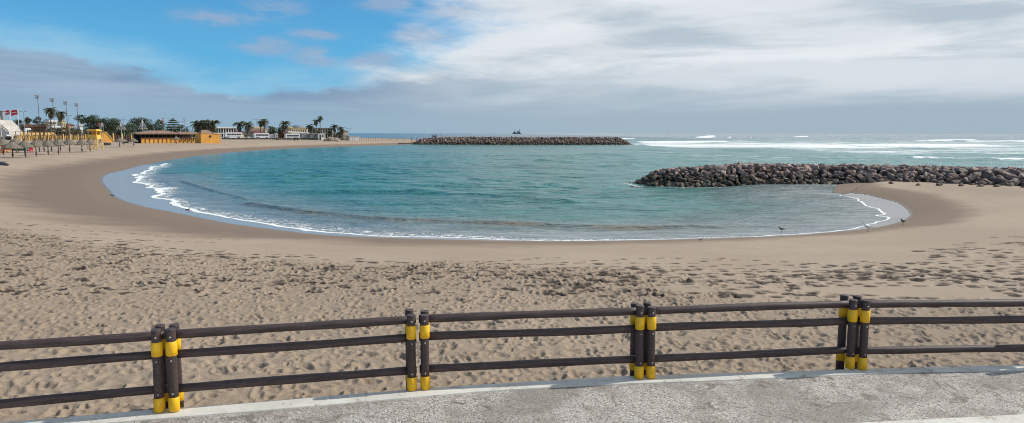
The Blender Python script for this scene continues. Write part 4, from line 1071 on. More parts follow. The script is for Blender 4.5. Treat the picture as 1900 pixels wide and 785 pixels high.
# gate pillars
for i, (px, lb) in enumerate(((213, 'white and ochre gate pillar next to the ochre stair'), (229.5, 'ochre gate pillar under the smaller white cone frame'), (246.5, 'ochre gate pillar at the left end of the thatched restaurant'))):
    r_, w, h, s = site(px - .9, px + .9, 248.5, 258.5, 250, 'gate_pillar', lb, 'pillar', 'gate pillars of the beach entrance')
    block(r_, 0, w, 0, h, .4, YPLAS, 'shaft'); MB().box((w / 2, .2, h + .08), (w + .12, .5, .16)).build('cap', WHITE, r_)
r_, w, h, s = site(205, 262, 252, 259.5, 258, 'timber_screen', 'low dark timber screen wall behind the gate pillars', 'wall')
block(r_, 0, w, 0, h, .3, POLE, 'panel')
for i in range(12): MB().box((w * i / 11, -.2, h * .55), (.18, .18, h * 1.1)).build('post', BARK, r_)
# thatched beach restaurant
r_, w, h, s = site(262, 373, 256.6, 265.2, 232, 'beach_restaurant', 'long ochre beach restaurant with an open front and a shallow thatched roof')
H2 = h * 1.95
block(r_, w * .0, w, 0, h, .35, OCHRE)
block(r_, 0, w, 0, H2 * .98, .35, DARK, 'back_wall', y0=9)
for i in range(15):
    x = w * i / 14; MB().box((x, -.06, H2 / 2), (.14, .16, H2)).build('post', POLE, r_)
for i in range(14):
    x = w * (i + .5) / 14
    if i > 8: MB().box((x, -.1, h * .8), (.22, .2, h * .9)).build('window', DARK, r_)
MB().box((w / 2, 0, h + .08), (w, .55, .14)).build('sill', POLE, r_)
for i in range(12):      # tables and people inside read as small dark lumps
    x = w * (i + .5) / 12 + random.uniform(-.6, .6); q = MB().box((x, 2.2, h * .9), (1.2, .8, .08)).cyl((x, 2.2, h * .2), (x, 2.2, h * .9), .06, seg=6).build('table', BARK, r_)
ax = w * .33
MB().add([(-1.6, -.6, H2), (w * .66, -.6, H2), (w * .66, 10, H2), (-1.6, 10, H2), (ax - 2.5, 4.2, H2 + 12 * s * 232 / 232 * .42), (ax + 2.5, 4.2, H2 + 12 * s * .42), (-1.6, -.6, H2 - .35), (w * .66, -.6, H2 - .35), (w * .66, 10, H2 - .35), (-1.6, 10, H2 - .35)],
    [(0, 1, 5, 4), (1, 2, 5), (2, 3, 4, 5), (3, 0, 4), (6, 7, 1, 0), (7, 8, 2, 1), (8, 9, 3, 2), (9, 6, 0, 3), (9, 8, 7, 6)]).build('thatched_roof', THATCH_R, r_)
MB().add([(w * .66, -.5, H2 - .1), (w * 1.0, -.5, H2 - .1), (w * 1.0, 10, H2 - .1), (w * .66, 10, H2 - .1), (w * .66, 4.2, H2 + .55), (w * 1.0, 4.2, H2 + .55), (w * .66, -.5, H2 - .4), (w * 1.0, -.5, H2 - .4), (w * 1.0, 10, H2 - .4), (w * .66, 10, H2 - .4)],
    [(0, 1, 5, 4), (2, 3, 4, 5), (3, 0, 4), (1, 2, 5), (6, 7, 1, 0), (7, 8, 2, 1), (8, 9, 3, 2), (9, 6, 0, 3), (9, 8, 7, 6)]).build('lean_to_roof', THATCH_R, r_)
r_, w, h, s = site(373.2, 411.8, 247.8, 265.6, 231, 'ochre_block', 'plain ochre block with one round window at the right end of the restaurant')
block(r_, 0, w, 0, h, 7, OCHRE)
ring = MB().tube([(w * .48, -.02, h * .72), (w * .48, -.10, h * .72)], [.40, .36], 20).build('round_window', POLE, r_)
MB().tube([(w * .48, -.10, h * .72), (w * .48, -.13, h * .72)], [.27, .25], 16).build('pane', DARK, ring)
MB().box((w * .83, 3.4, h + .12), (w * .36, 7.2, .24)).build('parapet', WHITE, r_)
r_, w, h, s = site(375, 396, 241, 248, 262, 'thatched_hut', 'brown thatched hut showing above the ochre block')
block(r_, 0, w, 0, h * .72, 5, POLE); gable(r_, 0, w, h * .72, h * .28, 5, THATCH_R, .6)

# far shore row
r_, w, h, s = site(405, 441, 238, 250, 370, 'white_pavilion', 'long white flat roofed pavilion with dark openings left of the spiky palm')
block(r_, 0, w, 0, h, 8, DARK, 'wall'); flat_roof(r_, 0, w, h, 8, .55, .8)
for i in range(8): MB().box((w * i / 7, -.2, h / 2), (.35, .3, h)).build('column', WHITE, r_)
MB().box((w / 2, -.4, h * .45), (w, .3, .5)).build('balcony_slab', WHITE, r_)
r_, w, h, s = site(468, 498, 235, 252, 372, 'cream_block', 'cream flat roofed block behind the shaggy palm')
block(r_, 0, w, 0, h * .82, 9, CREAM); block(r_, w * .2, w * .8, h * .82, h * .98, 7, PALEY, 'upper_wall', y0=1); flat_roof(r_, 0, w, h * .82, 9, .2, .4, M('tan_roof', (.40, .30, .2), .8, .15, .5)); windows(r_, [w * f for f in (.15, .35, .55, .75)], h * .5, h * .7, w * .07)
r_, w, h, s = site(437, 456, 242.5, 252, 352, 'red_roofed_house', 'low house with a dark red roof behind the first white bus')
block(r_, 0, w, 0, h * .6, 6, CREAM); gable(r_, 0, w, h * .6, h * .4, 6, REDROOF)
r_, w, h, s = site(470, 494, 241.8, 254, 348, 'long_red_roofed_house', 'wider house with a dark red roof in front of the cream block')
block(r_, 0, w, 0, h * .6, 6, CREAM); windows(r_, [w * f for f in (.2, .5, .8)], h * .2, h * .45, w * .1); gable(r_, 0, w, h * .6, h * .4, 6, REDROOF)
r_, w, h, s = site(519, 537, 241, 254, 345, 'red_gabled_house', 'dark red gabled house between the dry skirted palm and the white canopy')
block(r_, 0, w, 0, h * .5, 6, TERRA); gable(r_, 0, w, h * .5, h * .5, 6, REDROOF)
r_, w, h, s = site(540, 573, 238, 252, 375, 'yellow_block', 'long pale yellow building under a grey dome')
block(r_, 0, w, 0, h, 9, PALEY); flat_roof(r_, 0, w, h, 9, .3, .3, CREAM); windows(r_, [w * (.1 + .13 * i) for i in range(7)], h * .6, h * .85, w * .06)
MB().lathe([(w * .40 * math.cos(t), h + .3 + h * .30 * math.sin(t)) for t in np.linspace(0, 1.45, 8)], (w * .52, 4.6, 0), 24).build('dome', M('dome_grey', (.16, .18, .20), .6, .15, .5), r_, smooth=True)
block(r_, -1.5, w * .12, h, h + .9, 4, CREAM, 'turret')
r_, w, h, s = site(534, 576, 243, 254, 340, 'white_canopy_building', 'white stepped canopy roof above the parked coach')
block(r_, 0, w, 0, h * .55, 6, GREY)
for i in range(4): MB().prism([(w * i / 4, h * (.62 + .06 * (3 - i))), (w * (i + 1) / 4, h * (.56 + .06 * (3 - i))), (w * (i + 1) / 4, h * (.80 + .05 * (3 - i))), (w * i / 4, h * (.85 + .05 * (3 - i)))], -.6, 6.5).build('roof', WHITE, r_)
r_, w, h, s = site(580, 618, 238.8, 254, 355, 'dark_long_building', 'long dark two storey building behind the twin tall palms')
block(r_, 0, w, 0, h, 9, M('dark_wall', (.075, .062, .058), .8, .3, .5)); flat_roof(r_, 0, w, h, 9, .4, .7, M('slate_roof', (.12, .125, .13), .8, .2, .5))
for i in range(9): MB().box((w * i / 8, -.5, h / 2), (.3, .3, h)).build('column', LGREY, r_)
windows(r_, [w * (i + .5) / 8 for i in range(8)], h * .62, h * .82, w * .06)
MB().box((w / 2, -.35, h * .52), (w, .6, .18)).build('balcony_slab', GREY, r_)
r_, w, h, s = site(637.5, 648.5, 244.5, 252.5, 330, 'cream_house', 'small cream house with a dark hipped roof at the end of the row')
block(r_, 0, w, 0, h, 4, CREAM); gable(r_, 0, w, h, .6, 4, DARK, .15); windows(r_, [w * .3, w * .72], h * .35, h * .7, w * .14, DARK)
r_, w, h, s = site(648.5, 668, 253, 255.3, 328, 'terrace_slab', 'low white terrace wall right of the cream house', 'wall')
block(r_, 0, w, 0, h, 5, WHITE); MB().box((w / 2, 2.5, h + .07), (w * 1.03, 5.4, .14)).build('coping', LGREY, r_)
def kiosk(px0, px1, pt, pb, mat, label, Y=318):
    r_, w, h, s = site(px0, px1, pt, pb, Y, 'kiosk', label, 'kiosk', 'kiosks along the far promenade')
    block(r_, 0, w, 0, h, 2.6, mat); flat_roof(r_, 0, w, h, 2.6, .14, .15, LGREY)
    MB().box((w * .3, -.03, h * .42), (w * .26, .05, h * .8)).build('door', DARK if mat == WHITE else M('door_grey', (.15, .16, .18), .6, .1, 1), r_)
    windows(r_, [w * .72], h * .5, h * .8, w * .26)
kiosk(503.5, 510, 249.5, 257.8, WHITE, 'narrow white kiosk left of its white neighbour behind a car')
kiosk(511.5, 517.5, 247.5, 257.8, WHITE, 'taller white kiosk between the short palm and the dry skirted palm')
kiosk(560.5, 573, 247.5, 257.5, GREY, 'blue grey kiosk right of the coach')
kiosk(575, 590, 248.3, 257.8, M('darker_grey_panel', (.19, .19, .2), .7, .15, .7), 'wider dark grey kiosk under the palm at the long dark building')
kiosk(591, 604, 248, 257.5, WHITE, 'white kiosk with a shaded front left of the pale rubble')

# ------------------------------------------------------------------ vehicles
def bus(px0, px1, pt, pb, label, Y=312):
    r_, w, h, s = site(px0, px1, pt, pb, Y, 'bus', label, 'bus', 'white buses parked on the far promenade')
    MB().prism([(0, h * .14), (w, h * .14), (w, h * .7), (w * .985, h * .97), (w * .96, h), (w * .03, h), (w * .005, h * .9), (0, h * .4)], 0, 2.5).build('body', VAN, r_)
    n = 6
    for i in range(n): MB().box((w * (.08 + .86 * (i + .5) / n), -.02, h * .68), (w * .125, .05, h * .26)).build('window', GLASS, r_)
    for x in (.16, .80):
        wh = MB().cyl((w * x, -.05, .48), (w * x, .3, .48), .48, seg=16).build('wheel', TYRE, r_); MB().cyl((w * x, -.08, .48), (w * x, -.05, .48), .24, seg=12).build('rim', STEEL, wh)
    MB().box((w / 2, -.015, h * .36), (w * .96, .03, h * .05)).build('stripe', GREY, r_)
bus(418.5, 452.5, 245.8, 257.2, 'longest white bus, left of the thick headed palm')
bus(472.5, 502.5, 247.2, 257.6, 'white bus in front of the cream block')
bus(530.5, 558.5, 248.2, 257.9, 'white coach left of the blue grey kiosk')
def car(px0, px1, pt, pb, label, Y=306, mat=None, grp='cars parked on the far promenade', name='car'):
    r_, w, h, s = site(px0, px1, pt, pb, Y, name, label, 'car', grp); h = max(h, 1.3)
    MB().prism([(0, h * .2), (w, h * .2), (w, h * .5), (w * .93, h * .58), (w * .78, h * .62), (w * .66, h * .97), (w * .30, h), (w * .14, h * .64), (0, h * .56)], 0, 1.7).build('body', mat or VAN, r_)
    MB().prism([(w * .20, h * .64), (w * .73, h * .62), (w * .64, h * .92), (w * .32, h * .93)], -.03, 1.73).build('side_glass', GLASS, r_)
    for x in (.2, .8):
        MB().cyl((w * x, -.05, h * .22), (w * x, .25, h * .22), h * .22, seg=14).build('wheel', TYRE, r_)
car(412.5, 427, 254.2, 259, 'white car at the left end of the row, by the ochre block')
car(440, 449.5, 254.3, 259, 'white car in front of the longest bus')
car(460, 469.5, 253.6, 258.2, 'white car between the two leftmost buses')
car(477, 486.5, 254.6, 259, 'white car in front of the second bus')
car(511.5, 520, 254.4, 259, 'white car in front of the narrow kiosks')
car(545, 556, 254.8, 259.2, 'silver grey car in front of the coach', mat=GREY)
r_, w, h, s = site(47.5, 65.5, 237.5, 246.5, 272, 'van', 'white van with dark side windows above the terrace wall', 'van')
MB().prism([(0, h * .15), (w, h * .15), (w, h * .5), (w * .93, h * .6), (w * .84, h), (w * .04, h), (0, h * .8)], 0, 2).build('body', VAN, r_)
for x in (.35, .62, .82): MB().box((w * x, -.02, h * .7), (w * .20 if x < .8 else w * .12, .05, h * .3)).build('window', GLASS, r_)
for x in (.18, .8): MB().cyl((w * x, -.05, h * .15), (w * x, .25, h * .15), h * .15, seg=14).build('wheel', TYRE, r_)
car(12, 24, 243, 247.5, 'white car below the white grandstand', 268, None, None)
# hedge, fence, wall, rubble
def hedge(px0, px1, pt, pb, Y, label):
    p0, p1 = W(px0, pb, Y), W(px1, pb, Y); gz = TZ(p0.x, p0.y); h = max(.6, W(px0, pt, Y).z - gz)
    bl = []; x = p0.x
    while x < p1.x: bl.append((x - p0.x, random.uniform(-.2, .2), h * .5, .9, .6, h * .55)); x += .9
    root = empty('hedge', (p0.x, p0.y, gz), label, 'hedge'); leaf_crown('foliage', bl, LEAF_D, root, .42, 1.4)
    MB().box(((p1.x - p0.x) / 2, .1, h * .3), (p1.x - p0.x, .3, h * .6)).build('stems', BARK, root)
hedge(413, 592, 257, 260.4, 300, 'long low dark hedge in front of the parked buses')
r_, w, h, s = site(414, 600, 260.3, 262.0, 297, 'sea_wall', 'low pale stone wall at the foot of the long hedge', 'wall'); block(r_, 0, w, 0, .45, .5, LGREY)
root = empty('beach_fence', GT(600, 259), 'thin post and wire fence along the back of the far beach', 'fence'); base_ = root.location.copy()
fpx = list(np.linspace(602, 796, 46)); pv = None
for i, px in enumerate(fpx):
    Yf = 300 + (px - 602) * .38; p = W(px, 260, Yf); z = TZ(p.x, p.y)
    MB().cyl((p.x - base_.x, p.y - base_.y, z - base_.z - .2), (p.x - base_.x, p.y - base_.y, z - base_.z + 1.35), .07, seg=6).build('post', POLE, root)
    q = (p.x - base_.x, p.y - base_.y, z - base_.z + 1.2)
    if pv and i % 1 == 0:
        MB().tube([pv, q], .02, 5).build('wire', POLE, root)
    pv = q
for px, lb in ((764.3, 'left of three tall dark posts before the far breakwater'), (773.5, 'middle of three tall dark posts before the far breakwater'), (781.6, 'right of three tall dark posts before the far breakwater')):
    p = W(px, 260.3, 345); z = TZ(p.x, p.y); MBp = empty('timber_post', (p.x, p.y, z), lb, 'post', 'tall posts at the root of the far breakwater')
    MB().tube([(0, 0, -.2), (0, 0, 2.6)], [.17, .14], 8).build('shaft', POLE, MBp); MB().lathe([(.17, 2.6), (.2, 2.65), (.12, 2.8)], seg=8).build('cap', POLE, MBp)
root = empty('driftwood_barrier', W(738, 261, 325), 'low dark barrier of logs lying on the far sand', 'barrier'); root.location.z = TZ(root.location.x, root.location.y)
for k, (a, c_) in enumerate(((0, 3.4), (3.6, 7.2))): MB().tube([(a, 0, .25), (c_, .2, .28)], .2, 8, wob=.2).build('log', POLE, root)
rb = []
stuffmb_v, stuffmb_f, tones, off = [], [], [], 0
for k in range(150):
    px = random.uniform(600, 629); Yf = random.uniform(304, 312); p = W(px, 257, Yf); hh = 1.6 * (1 - abs(px - 613) / 18)
    add_rock(stuffmb_v, stuffmb_f, tones, random.choice(RL_), (p.x, p.y, TZ(p.x, p.y) + random.uniform(0, max(.1, hh))), random.uniform(.3, .6), (random.random(), random.random(), random.random() * 6))
o = finish_stuff('rubble_heap', 'heap of pale rubble on the sand below the far palms', 'rubble'); o.data.materials[0] = M('pale_rubble', (.42, .36, .30), .9, .3, .5)
# ------------------------------------------------------------------ lifeguard chair, tower
def lifeguard_tower(px, pt, pb, wpx):
    p = GT(px, pb); s = p.y / FPX; H_ = (pb - pt) * s; w = wpx * s
    root = empty('lifeguard_tower', p, 'yellow timber lifeguard tower with a ladder right of the thatched umbrellas', 'lifeguard tower')
    hp = H_ * .55; hw = w / 2
    for sx in (-1, 1):
        for sy in (-1, 1): MB().tube([(sx * hw, sy * hw * .9, 0), (sx * hw * .82, sy * hw * .75, hp)], .10, 6).build('leg', TOWERY, root)
    for y in (-1, 1):
        MB().tube([(-hw * .98, y * hw * .88, .2), (hw * .84, y * hw * .76, hp * .9)], .06, 5).tube([(hw * .98, y * hw * .88, .2), (-hw * .84, y * hw * .76, hp * .9)], .06, 5).build('brace', TOWERY, root)
    MB().box((0, 0, hp + .06), (w * 1.02, w * .95, .14)).build('platform', TOWERY, root)
    MB().box((0, -hw * .8, hp + .5), (w * .9, .08, .75)).box((-hw * .86, 0, hp + .5), (.08, w * .75, .75)).box((hw * .86, 0, hp + .5), (.08, w * .75, .75)).build('side_board', TOWERY, root)
    for sx in (-1, 1):
        for sy in (-1, 1): MB().box((sx * hw * .82, sy * hw * .72, (hp + H_) / 2), (.12, .12, H_ - hp - .1)).build('post', TOWERY, root)
    MB().box((0, hw * .6, hp + (H_ - hp) * .5), (w * .8, .08, (H_ - hp) * .9)).build('back_wall', OCHRE, root)
    MB().box((0, 0, H_ - .1), (w * 1.0, w * .95, .26)).box((0, 0, H_ + .10), (w * .8, w * .7, .16)).build('roof', TOWERY, root)
    lad = MB()
    for sx in (0, .45): lad.tube([(hw * .35 + sx, -hw * 1.5, 0), (hw * .35 + sx, -hw * .95, hp)], .045, 5)
    for k in range(6): lad.tube([(hw * .35, -hw * (1.5 - .09 * k), hp * (k + .5) / 6), (hw * .35 + .45, -hw * (1.5 - .09 * k), hp * (k + .5) / 6)], .035, 5)
    lad.build('ladder', TOWERY, root)
lifeguard_tower(177.2, 241.8, 277, 18.5)
p = W(806, 256, 350); z = 0.9
root = empty('watch_chair', (p.x, p.y, z), 'dark watch chair with a flat canopy on the far breakwater', 'watch chair')
for sx in (-.9, .9):
    for sy in (-.8, .8): MB().tube([(sx, sy, -1.2), (sx * .8, sy * .8, 1.5)], .14, 6).build('leg', POLE, root)
MB().box((0, 0, .8), (2.0, 1.6, .9)).build('seat', GREY, root); MB().box((.9, 0, 1.62), (6.0, 2.6, .16)).build('canopy', POLE, root)

# ------------------------------------------------------------------ thatched umbrellas
def umbrella(px, pb, pt, wpx, label, grp='thatched umbrellas on the sand', seed=0):
    random.seed(seed + 300)
    p = GT(px, pb); s = p.y / FPX; H_ = (pb - pt) * s; R0 = wpx * s / 2
    root = empty('thatched_umbrella', p, label, 'beach umbrella', grp, rz=random.uniform(0, 6))
    MB().tube([(0, 0, -.2), (0, 0, H_ * .5), (0, 0, H_ * .93)], [.075, .07, .06], 8).build('pole', POLE, root)
    MB().lathe([(.07, .38), (.15, .42), (.15, .62), (.07, .66)], seg=10).build('pole_collar', POLE, root)
    rh = H_ * .42
    prof = [(R0 * 1.02, -rh * .06), (R0 * 1.04, 0.0), (R0 * .80, rh * .26), (R0 * .52, rh * .52), (R0 * .26, rh * .76), (R0 * .10, rh * .93), (.05, rh * 1.0)]
    roof = MB().lathe([(r_, z_ + H_ - rh) for r_, z_ in prof], seg=30, jit=.07)
    for k in range(70):
        a = k / 70 * 6.283; rr_ = R0 * random.uniform(.94, 1.02); l = random.uniform(.10, .26)
        c_ = (math.cos(a) * rr_, math.sin(a) * rr_); tx, ty = -math.sin(a) * .07, math.cos(a) * .07
        roof.add([(c_[0] - tx, c_[1] - ty, H_ - rh + .06), (c_[0] + tx, c_[1] + ty, H_ - rh + .06), (c_[0] * 1.04, c_[1] * 1.04, H_ - rh - l)], [(0, 1, 2)])
    roof.build('thatch_roof', THATCH, root)
    MB().lathe([(.10, H_ - .12), (.17, H_ - .04), (.12, H_ + .10), (.02, H_ + .14)], seg=10, jit=.1).build('thatch_knot', POLE, root)
    rib = MB()
    for k in range(6):
        a = k * 1.047; rib.tube([(math.cos(a) * .05, math.sin(a) * .05, H_ - rh * .25), (math.cos(a) * R0 * .92, math.sin(a) * R0 * .92, H_ - rh * .98)], .03, 4)
    rib.build('ribs', POLE, root)
U = [(7, 287.8, 256, 27, 'thatched umbrella nearest the left edge of the picture'),
     (24.1, 293.6, 262, 33, 'largest and nearest thatched umbrella, front row left'),
     (47.7, 292.6, 259, 26, 'front row thatched umbrella directly right of the nearest one'),
     (67.7, 290.3, 258.5, 24, 'front row thatched umbrella below the tallest floodlight mast'),
     (89.9, 287.7, 258.5, 22, 'front row thatched umbrella below the taller palm'),
     (109, 287, 257.5, 22, 'front row thatched umbrella below the shorter palm'),
     (129.7, 283.5, 256, 22, 'front row thatched umbrella three places left of the lifeguard tower'),
     (152.5, 283.2, 257.5, 22, 'front row thatched umbrella two places left of the lifeguard tower'),
     (167.4, 281.4, 257.5, 20, 'front row thatched umbrella directly beside the lifeguard tower'),
     (30.5, 284, 254.8, 24, 'thatched umbrella half hidden behind the nearest one'),
     (73.6, 282.6, 257.5, 18, 'left umbrella of the back row group below the first palm'),
     (82.2, 281.8, 257.5, 18, 'second back row thatched umbrella, left of the palm trunks'),
     (96.2, 282, 256.5, 19, 'third back row thatched umbrella, between the two palms'),
     (112.6, 280.6, 255, 19, 'back row thatched umbrella right of the shorter palm'),
     (222.4, 273.6, 255, 17, 'lone thatched umbrella right of the lifeguard tower'),
     (230, 269.5, 257, 13, 'small thatched umbrella half behind the lone one'),
     (248.4, 271.8, 256, 15, 'thatched umbrella in front of the left end of the restaurant'),
     (327.4, 267.4, 252.5, 12, 'small thatched umbrella before the ochre front of the restaurant')]
for i, u in enumerate(U): umbrella(*u, seed=i)

# ------------------------------------------------------------------ beach furniture under the umbrellas
def beach_chair(px, pb, mat, label, sc=1.0):
    p = GT(px, pb); root = empty('beach_chair', p, label, 'beach chair', 'beach chairs under the umbrellas', random.uniform(-.5, .5))
    for sx in (-.32, .32):
        for sy in (-.5, .4): MB().box((sx * sc, sy * sc, .2 * sc), (.07, .07, .4 * sc)).build('leg', mat, root)
    MB().box((0, -.05, .44 * sc), (.8 * sc, 1.1 * sc, .12)).build('seat', mat, root)
    MB().add([(-.4 * sc, .45 * sc, .45 * sc), (.4 * sc, .45 * sc, .45 * sc), (.4 * sc, .8 * sc, 1.25 * sc), (-.4 * sc, .8 * sc, 1.25 * sc), (-.4 * sc, .55 * sc, .45 * sc), (.4 * sc, .55 * sc, .45 * sc), (.4 * sc, .9 * sc, 1.25 * sc), (-.4 * sc, .9 * sc, 1.25 * sc)], [(0, 1, 2, 3), (7, 6, 5, 4), (0, 4, 5, 1), (3, 2, 6, 7), (0, 3, 7, 4), (1, 5, 6, 2)]).build('backrest', mat, root)
beach_chair(4, 284, ORANGE, 'orange beach chair under the umbrella nearest the left edge', 1.5)
beach_chair(11, 284.5, ORANGE, 'orange beach chair right of another orange chair', 1.2)
beach_chair(54, 284, RED, 'red beach chair between the two left front umbrellas', 1.1)
p = GT(40, 283.5); root = empty('canvas_stall', p, 'teal canvas stall behind the front umbrellas', 'stall')
for sx in (-1.1, 1.1):
    for sy in (-.8, .8): MB().cyl((sx, sy, 0), (sx, sy, 1.0), .04, seg=6).build('leg', POLE, root)
MB().box((0, 0, .75), (2.5, 1.8, .7), taper=.9).build('canvas', TEALC, root); MB().box((0, 0, 1.12), (2.3, 1.6, .06)).build('counter', WHITE, root)
def bench(px, pb, label, w=1.2):
    p = GT(px, pb); s = p.y / FPX; root = empty('slatted_bin', p, label, 'bin', 'slatted timber bins on the sand'); W_ = 10 * s * w; H_ = 5.2 * s
    MB().box((0, .4, H_ * .5), (W_ * .94, .7, H_ * .84)).build('box', GREY, root)
    for x in (-.48, .48): MB().box((x * W_, .4, H_ * .5), (.09, .84, H_)).build('leg', POLE, root)
    for z in (.2, .45, .7, .93): MB().box((0, 0, H_ * z), (W_ * .9, .06, H_ * .12)).build('slat', BARK, root)
bench(198.2, 270, 'grey slatted bin on the open sand right of the lifeguard tower', 1.0)
bench(231.5, 265.8, 'grey slatted bin in front of the timber screen', .9)
# dark bundle at the left edge
p = GT(4, 306.5); root = empty('boat', p, 'small dark upturned boat on the sand at the left edge of the picture', 'boat', None, R(-18))
mb = MB(); n = 9; ring_ = []
for i in range(n):
    t = i / (n - 1); wd = .42 * math.sin(math.pi * (.08 + .9 * t)) + .03; hh = .42 * math.sin(math.pi * (.12 + .8 * t)); x = (t - .5) * 2.4
    mb.v += [(x, -wd, 0), (x, -wd * .75, hh * .7), (x, 0, hh), (x, wd * .75, hh * .7), (x, wd, 0)]; mb.mi += []
for i in range(n - 1):
    for k in range(4): mb.f.append((i * 5 + k, i * 5 + k + 1, (i + 1) * 5 + k + 1, (i + 1) * 5 + k)); mb.mi.append(0)
mb.build('hull', M('dark_hull', (.04, .042, .05), .6, .3, 2), root, smooth=True); MB().box((0, 0, .43), (2.1, .05, .06)).build('keel', LGREY, root)

# ------------------------------------------------------------------ flags, masts, signs
def flag(px, pt, pb, f0, f1, ft, fb, mats, label, Y, side=-1, marks=None, cat='flag', grp=None, droop=0.0):
    p = W(px, pb, Y); gz = min(p.z, TZ(p.x, p.y)); s = Y / FPX; H_ = W(px, pt, Y).z - gz
    root = empty('flag', (p.x, p.y, gz), label, cat, grp)
    MB().cyl((0, 0, 0), (0, 0, H_), .09, .06, 8).build('flagpole', WHITE if 'red' in label or 'green' in label else LGREY, root)
    zt = W(px, ft, Y).z - gz; zb = W(px, fb, Y).z - gz; x0 = (f0 - px) * s; x1 = (f1 - px) * s; n = 10; mb = MB(); vs = []
    for i in range(n + 1):
        t = i / n; x = x1 + (x0 - x1) * t if side < 0 else x0 + (x1 - x0) * t; yy = .22 * math.sin(t * 8) * t
        dz = droop * t * (zt - zb)
        vs += [(x, yy, zt - dz * .5 - .06 * math.sin(t * 9)), (x, yy, zb - dz - .06 * math.sin(t * 9 + .5) + .22 * t * (zt - zb) * (1 if droop == 0 else 0))]
    fs = [(2 * i, 2 * i + 1, 2 * i + 3, 2 * i + 2) for i in range(n)]
    mb.add(vs, fs); mb.add([(x, y + .03, z) for x, y, z in vs], [f[::-1] for f in fs]); cl = mb.build('cloth', mats, root)
    if marks:   # white script-like stroke across the cloth
        zc = (zt + zb) / 2; m_ = MB(); pp = []
        for i in range(40):
            t = .15 + .7 * i / 39; x = x1 + (x0 - x1) * t if side < 0 else x0 + (x1 - x0) * t
            pp.append((x, .22 * math.sin(t * 8) * t - .05, zc + .10 * (zt - zb) * math.sin(i * 1.1) + .10 * t * (zt - zb) * (1 if droop == 0 else 0) - droop * t * (zt - zb) * .7))
        m_.tube(pp, .045, 5).build('lettering', WHITE, cl)
    return root
flag(2.6, 200, 252, -9, 2.4, 201, 224, GREEN, 'green and white flag on a white pole at the left edge', 200)
for o in list(bpy.data.objects):
    if o.name.startswith('flag') and 'green' in o.get('label', ''):
        zt = W(2.6, 201, 200).z - o.location.z; zb = W(2.6, 224, 200).z - o.location.z
        MB().box((-.55, -.28, (zt * .45 + zb * .55)), (.8, .04, (zt - zb) * .34)).build('white_field', WHITE, o)
flag(21.8, 203, 250, 12.5, 21.6, 204, 211.5, RED, 'smaller red flag with white lettering, left of the bigger one', 215, marks=True, droop=.42, grp='red flags over the stand')
flag(36.2, 202, 250, 23, 36, 203.5, 212, RED, 'bigger red flag with white lettering on a white pole', 200, marks=True, droop=.42, grp='red flags over the stand')
flag(186.3, 229, 248, 181.5, 186.2, 229, 235, RED, 'plain red warning flag beside the white notice board', 240, grp=None)
flag(304.6, 217, 244, 301.8, 304.5, 218, 224.5, PINK, 'left magenta flag above the restaurant roof peak', 245, droop=.5, grp='magenta flags at the restaurant', marks=True)
flag(343.6, 218.5, 246, 341.5, 343.5, 219.5, 225, PINK, 'right magenta flag above the restaurant', 245, droop=.5, grp='magenta flags at the restaurant', marks=True)
p = W(190.6, 247, 244); gz = TZ(p.x, p.y); s = 244 / FPX
root = empty('notice_board', (p.x, p.y, gz), 'tall white notice board on two posts beside the red warning flag', 'sign')
zt = W(190, 228, 244).z - gz; zb = W(190, 234.8, 244).z - gz
for sx in (-1.6, 1.7): MB().cyl((sx * s, 0, 0), (sx * s, 0, zt), .06, seg=6).build('post', STEEL, root)
MB().box((0, -.1, (zt + zb) / 2), (3.6 * s, .08, zt - zb)).build('board', WHITE, root)
def floodlight(px, pt, pb, Y, label, n=6):
    p = W(px, pb, Y); gz = min(p.z, TZ(p.x, p.y)); H_ = W(px, pt, Y).z - gz
    root = empty('floodlight_mast', (p.x, p.y, gz), label, 'floodlight mast', 'tall floodlight masts above the beach')
    MB().cyl((0, 0, 0), (0, 0, H_), .11, .06, 8).build('mast', POLE, root)
    MB().box((0, 0, H_ - .1), (1.5, .12, .12)).box((0, 0, H_ - .75), (1.2, .12, .12)).build('crossbar', STEEL, root)
    for k in range(n):
        x = (-.55, 0, .55)[k % 3] * (1 if k < 3 else .8); z = H_ + .05 - (.65 if k >= 3 else 0)
        hd = MB().box((x, -.22, z), (.42, .3, .36), taper=.8).build('lamp_head', GREY, root); MB().box((x, -.39, z - .02), (.34, .03, .28)).build('lamp_glass', LGREY, hd)
floodlight(74.8, 178, 246, 215, 'tallest and leftmost floodlight mast')
floodlight(102, 184, 246, 222, 'floodlight mast between the two palms by the terraced house')
floodlight(126.2, 189.5, 247, 228, 'floodlight mast just right of the shorter palm')
floodlight(146.3, 193, 247, 232, 'rightmost floodlight mast, left of the dark grove')
def street_lamp(px, pt, pb, Y, label, arm=1.0, n=2):
    p = W(px, pb, Y); gz = min(p.z, TZ(p.x, p.y)); H_ = W(px, pt, Y).z - gz
    root = empty('street_lamp', (p.x, p.y, gz), label, 'street lamp', 'street lamps along the shore')
    MB().cyl((0, 0, 0), (0, 0, H_), .11, .07, 8).build('pole', STEEL, root)
    for k in range(n):
        sg = (-1, 1)[k]; MB().tube([(0, 0, H_ - .15), (sg * arm * .6, 0, H_ + .1), (sg * arm, 0, H_ + .08)], .05, 5).build('arm', STEEL, root)
        MB().box((sg * arm, 0, H_ + .02), (.6, .25, .16)).build('lamp_head', GREY, root)
street_lamp(46.6, 207, 248, 240, 'street lamp right of the bigger red flag')
street_lamp(129.6, 214.5, 248, 260, 'street lamp beside the third floodlight mast')
street_lamp(230.6, 221.5, 248, 300, 'street lamp left of the taller white cone frame')
street_lamp(335, 226, 248, 290, 'street lamp left of the right magenta flag')
street_lamp(477.5, 221.8, 255, 310, 'double headed street lamp left of the shaggy palm', 1.0)
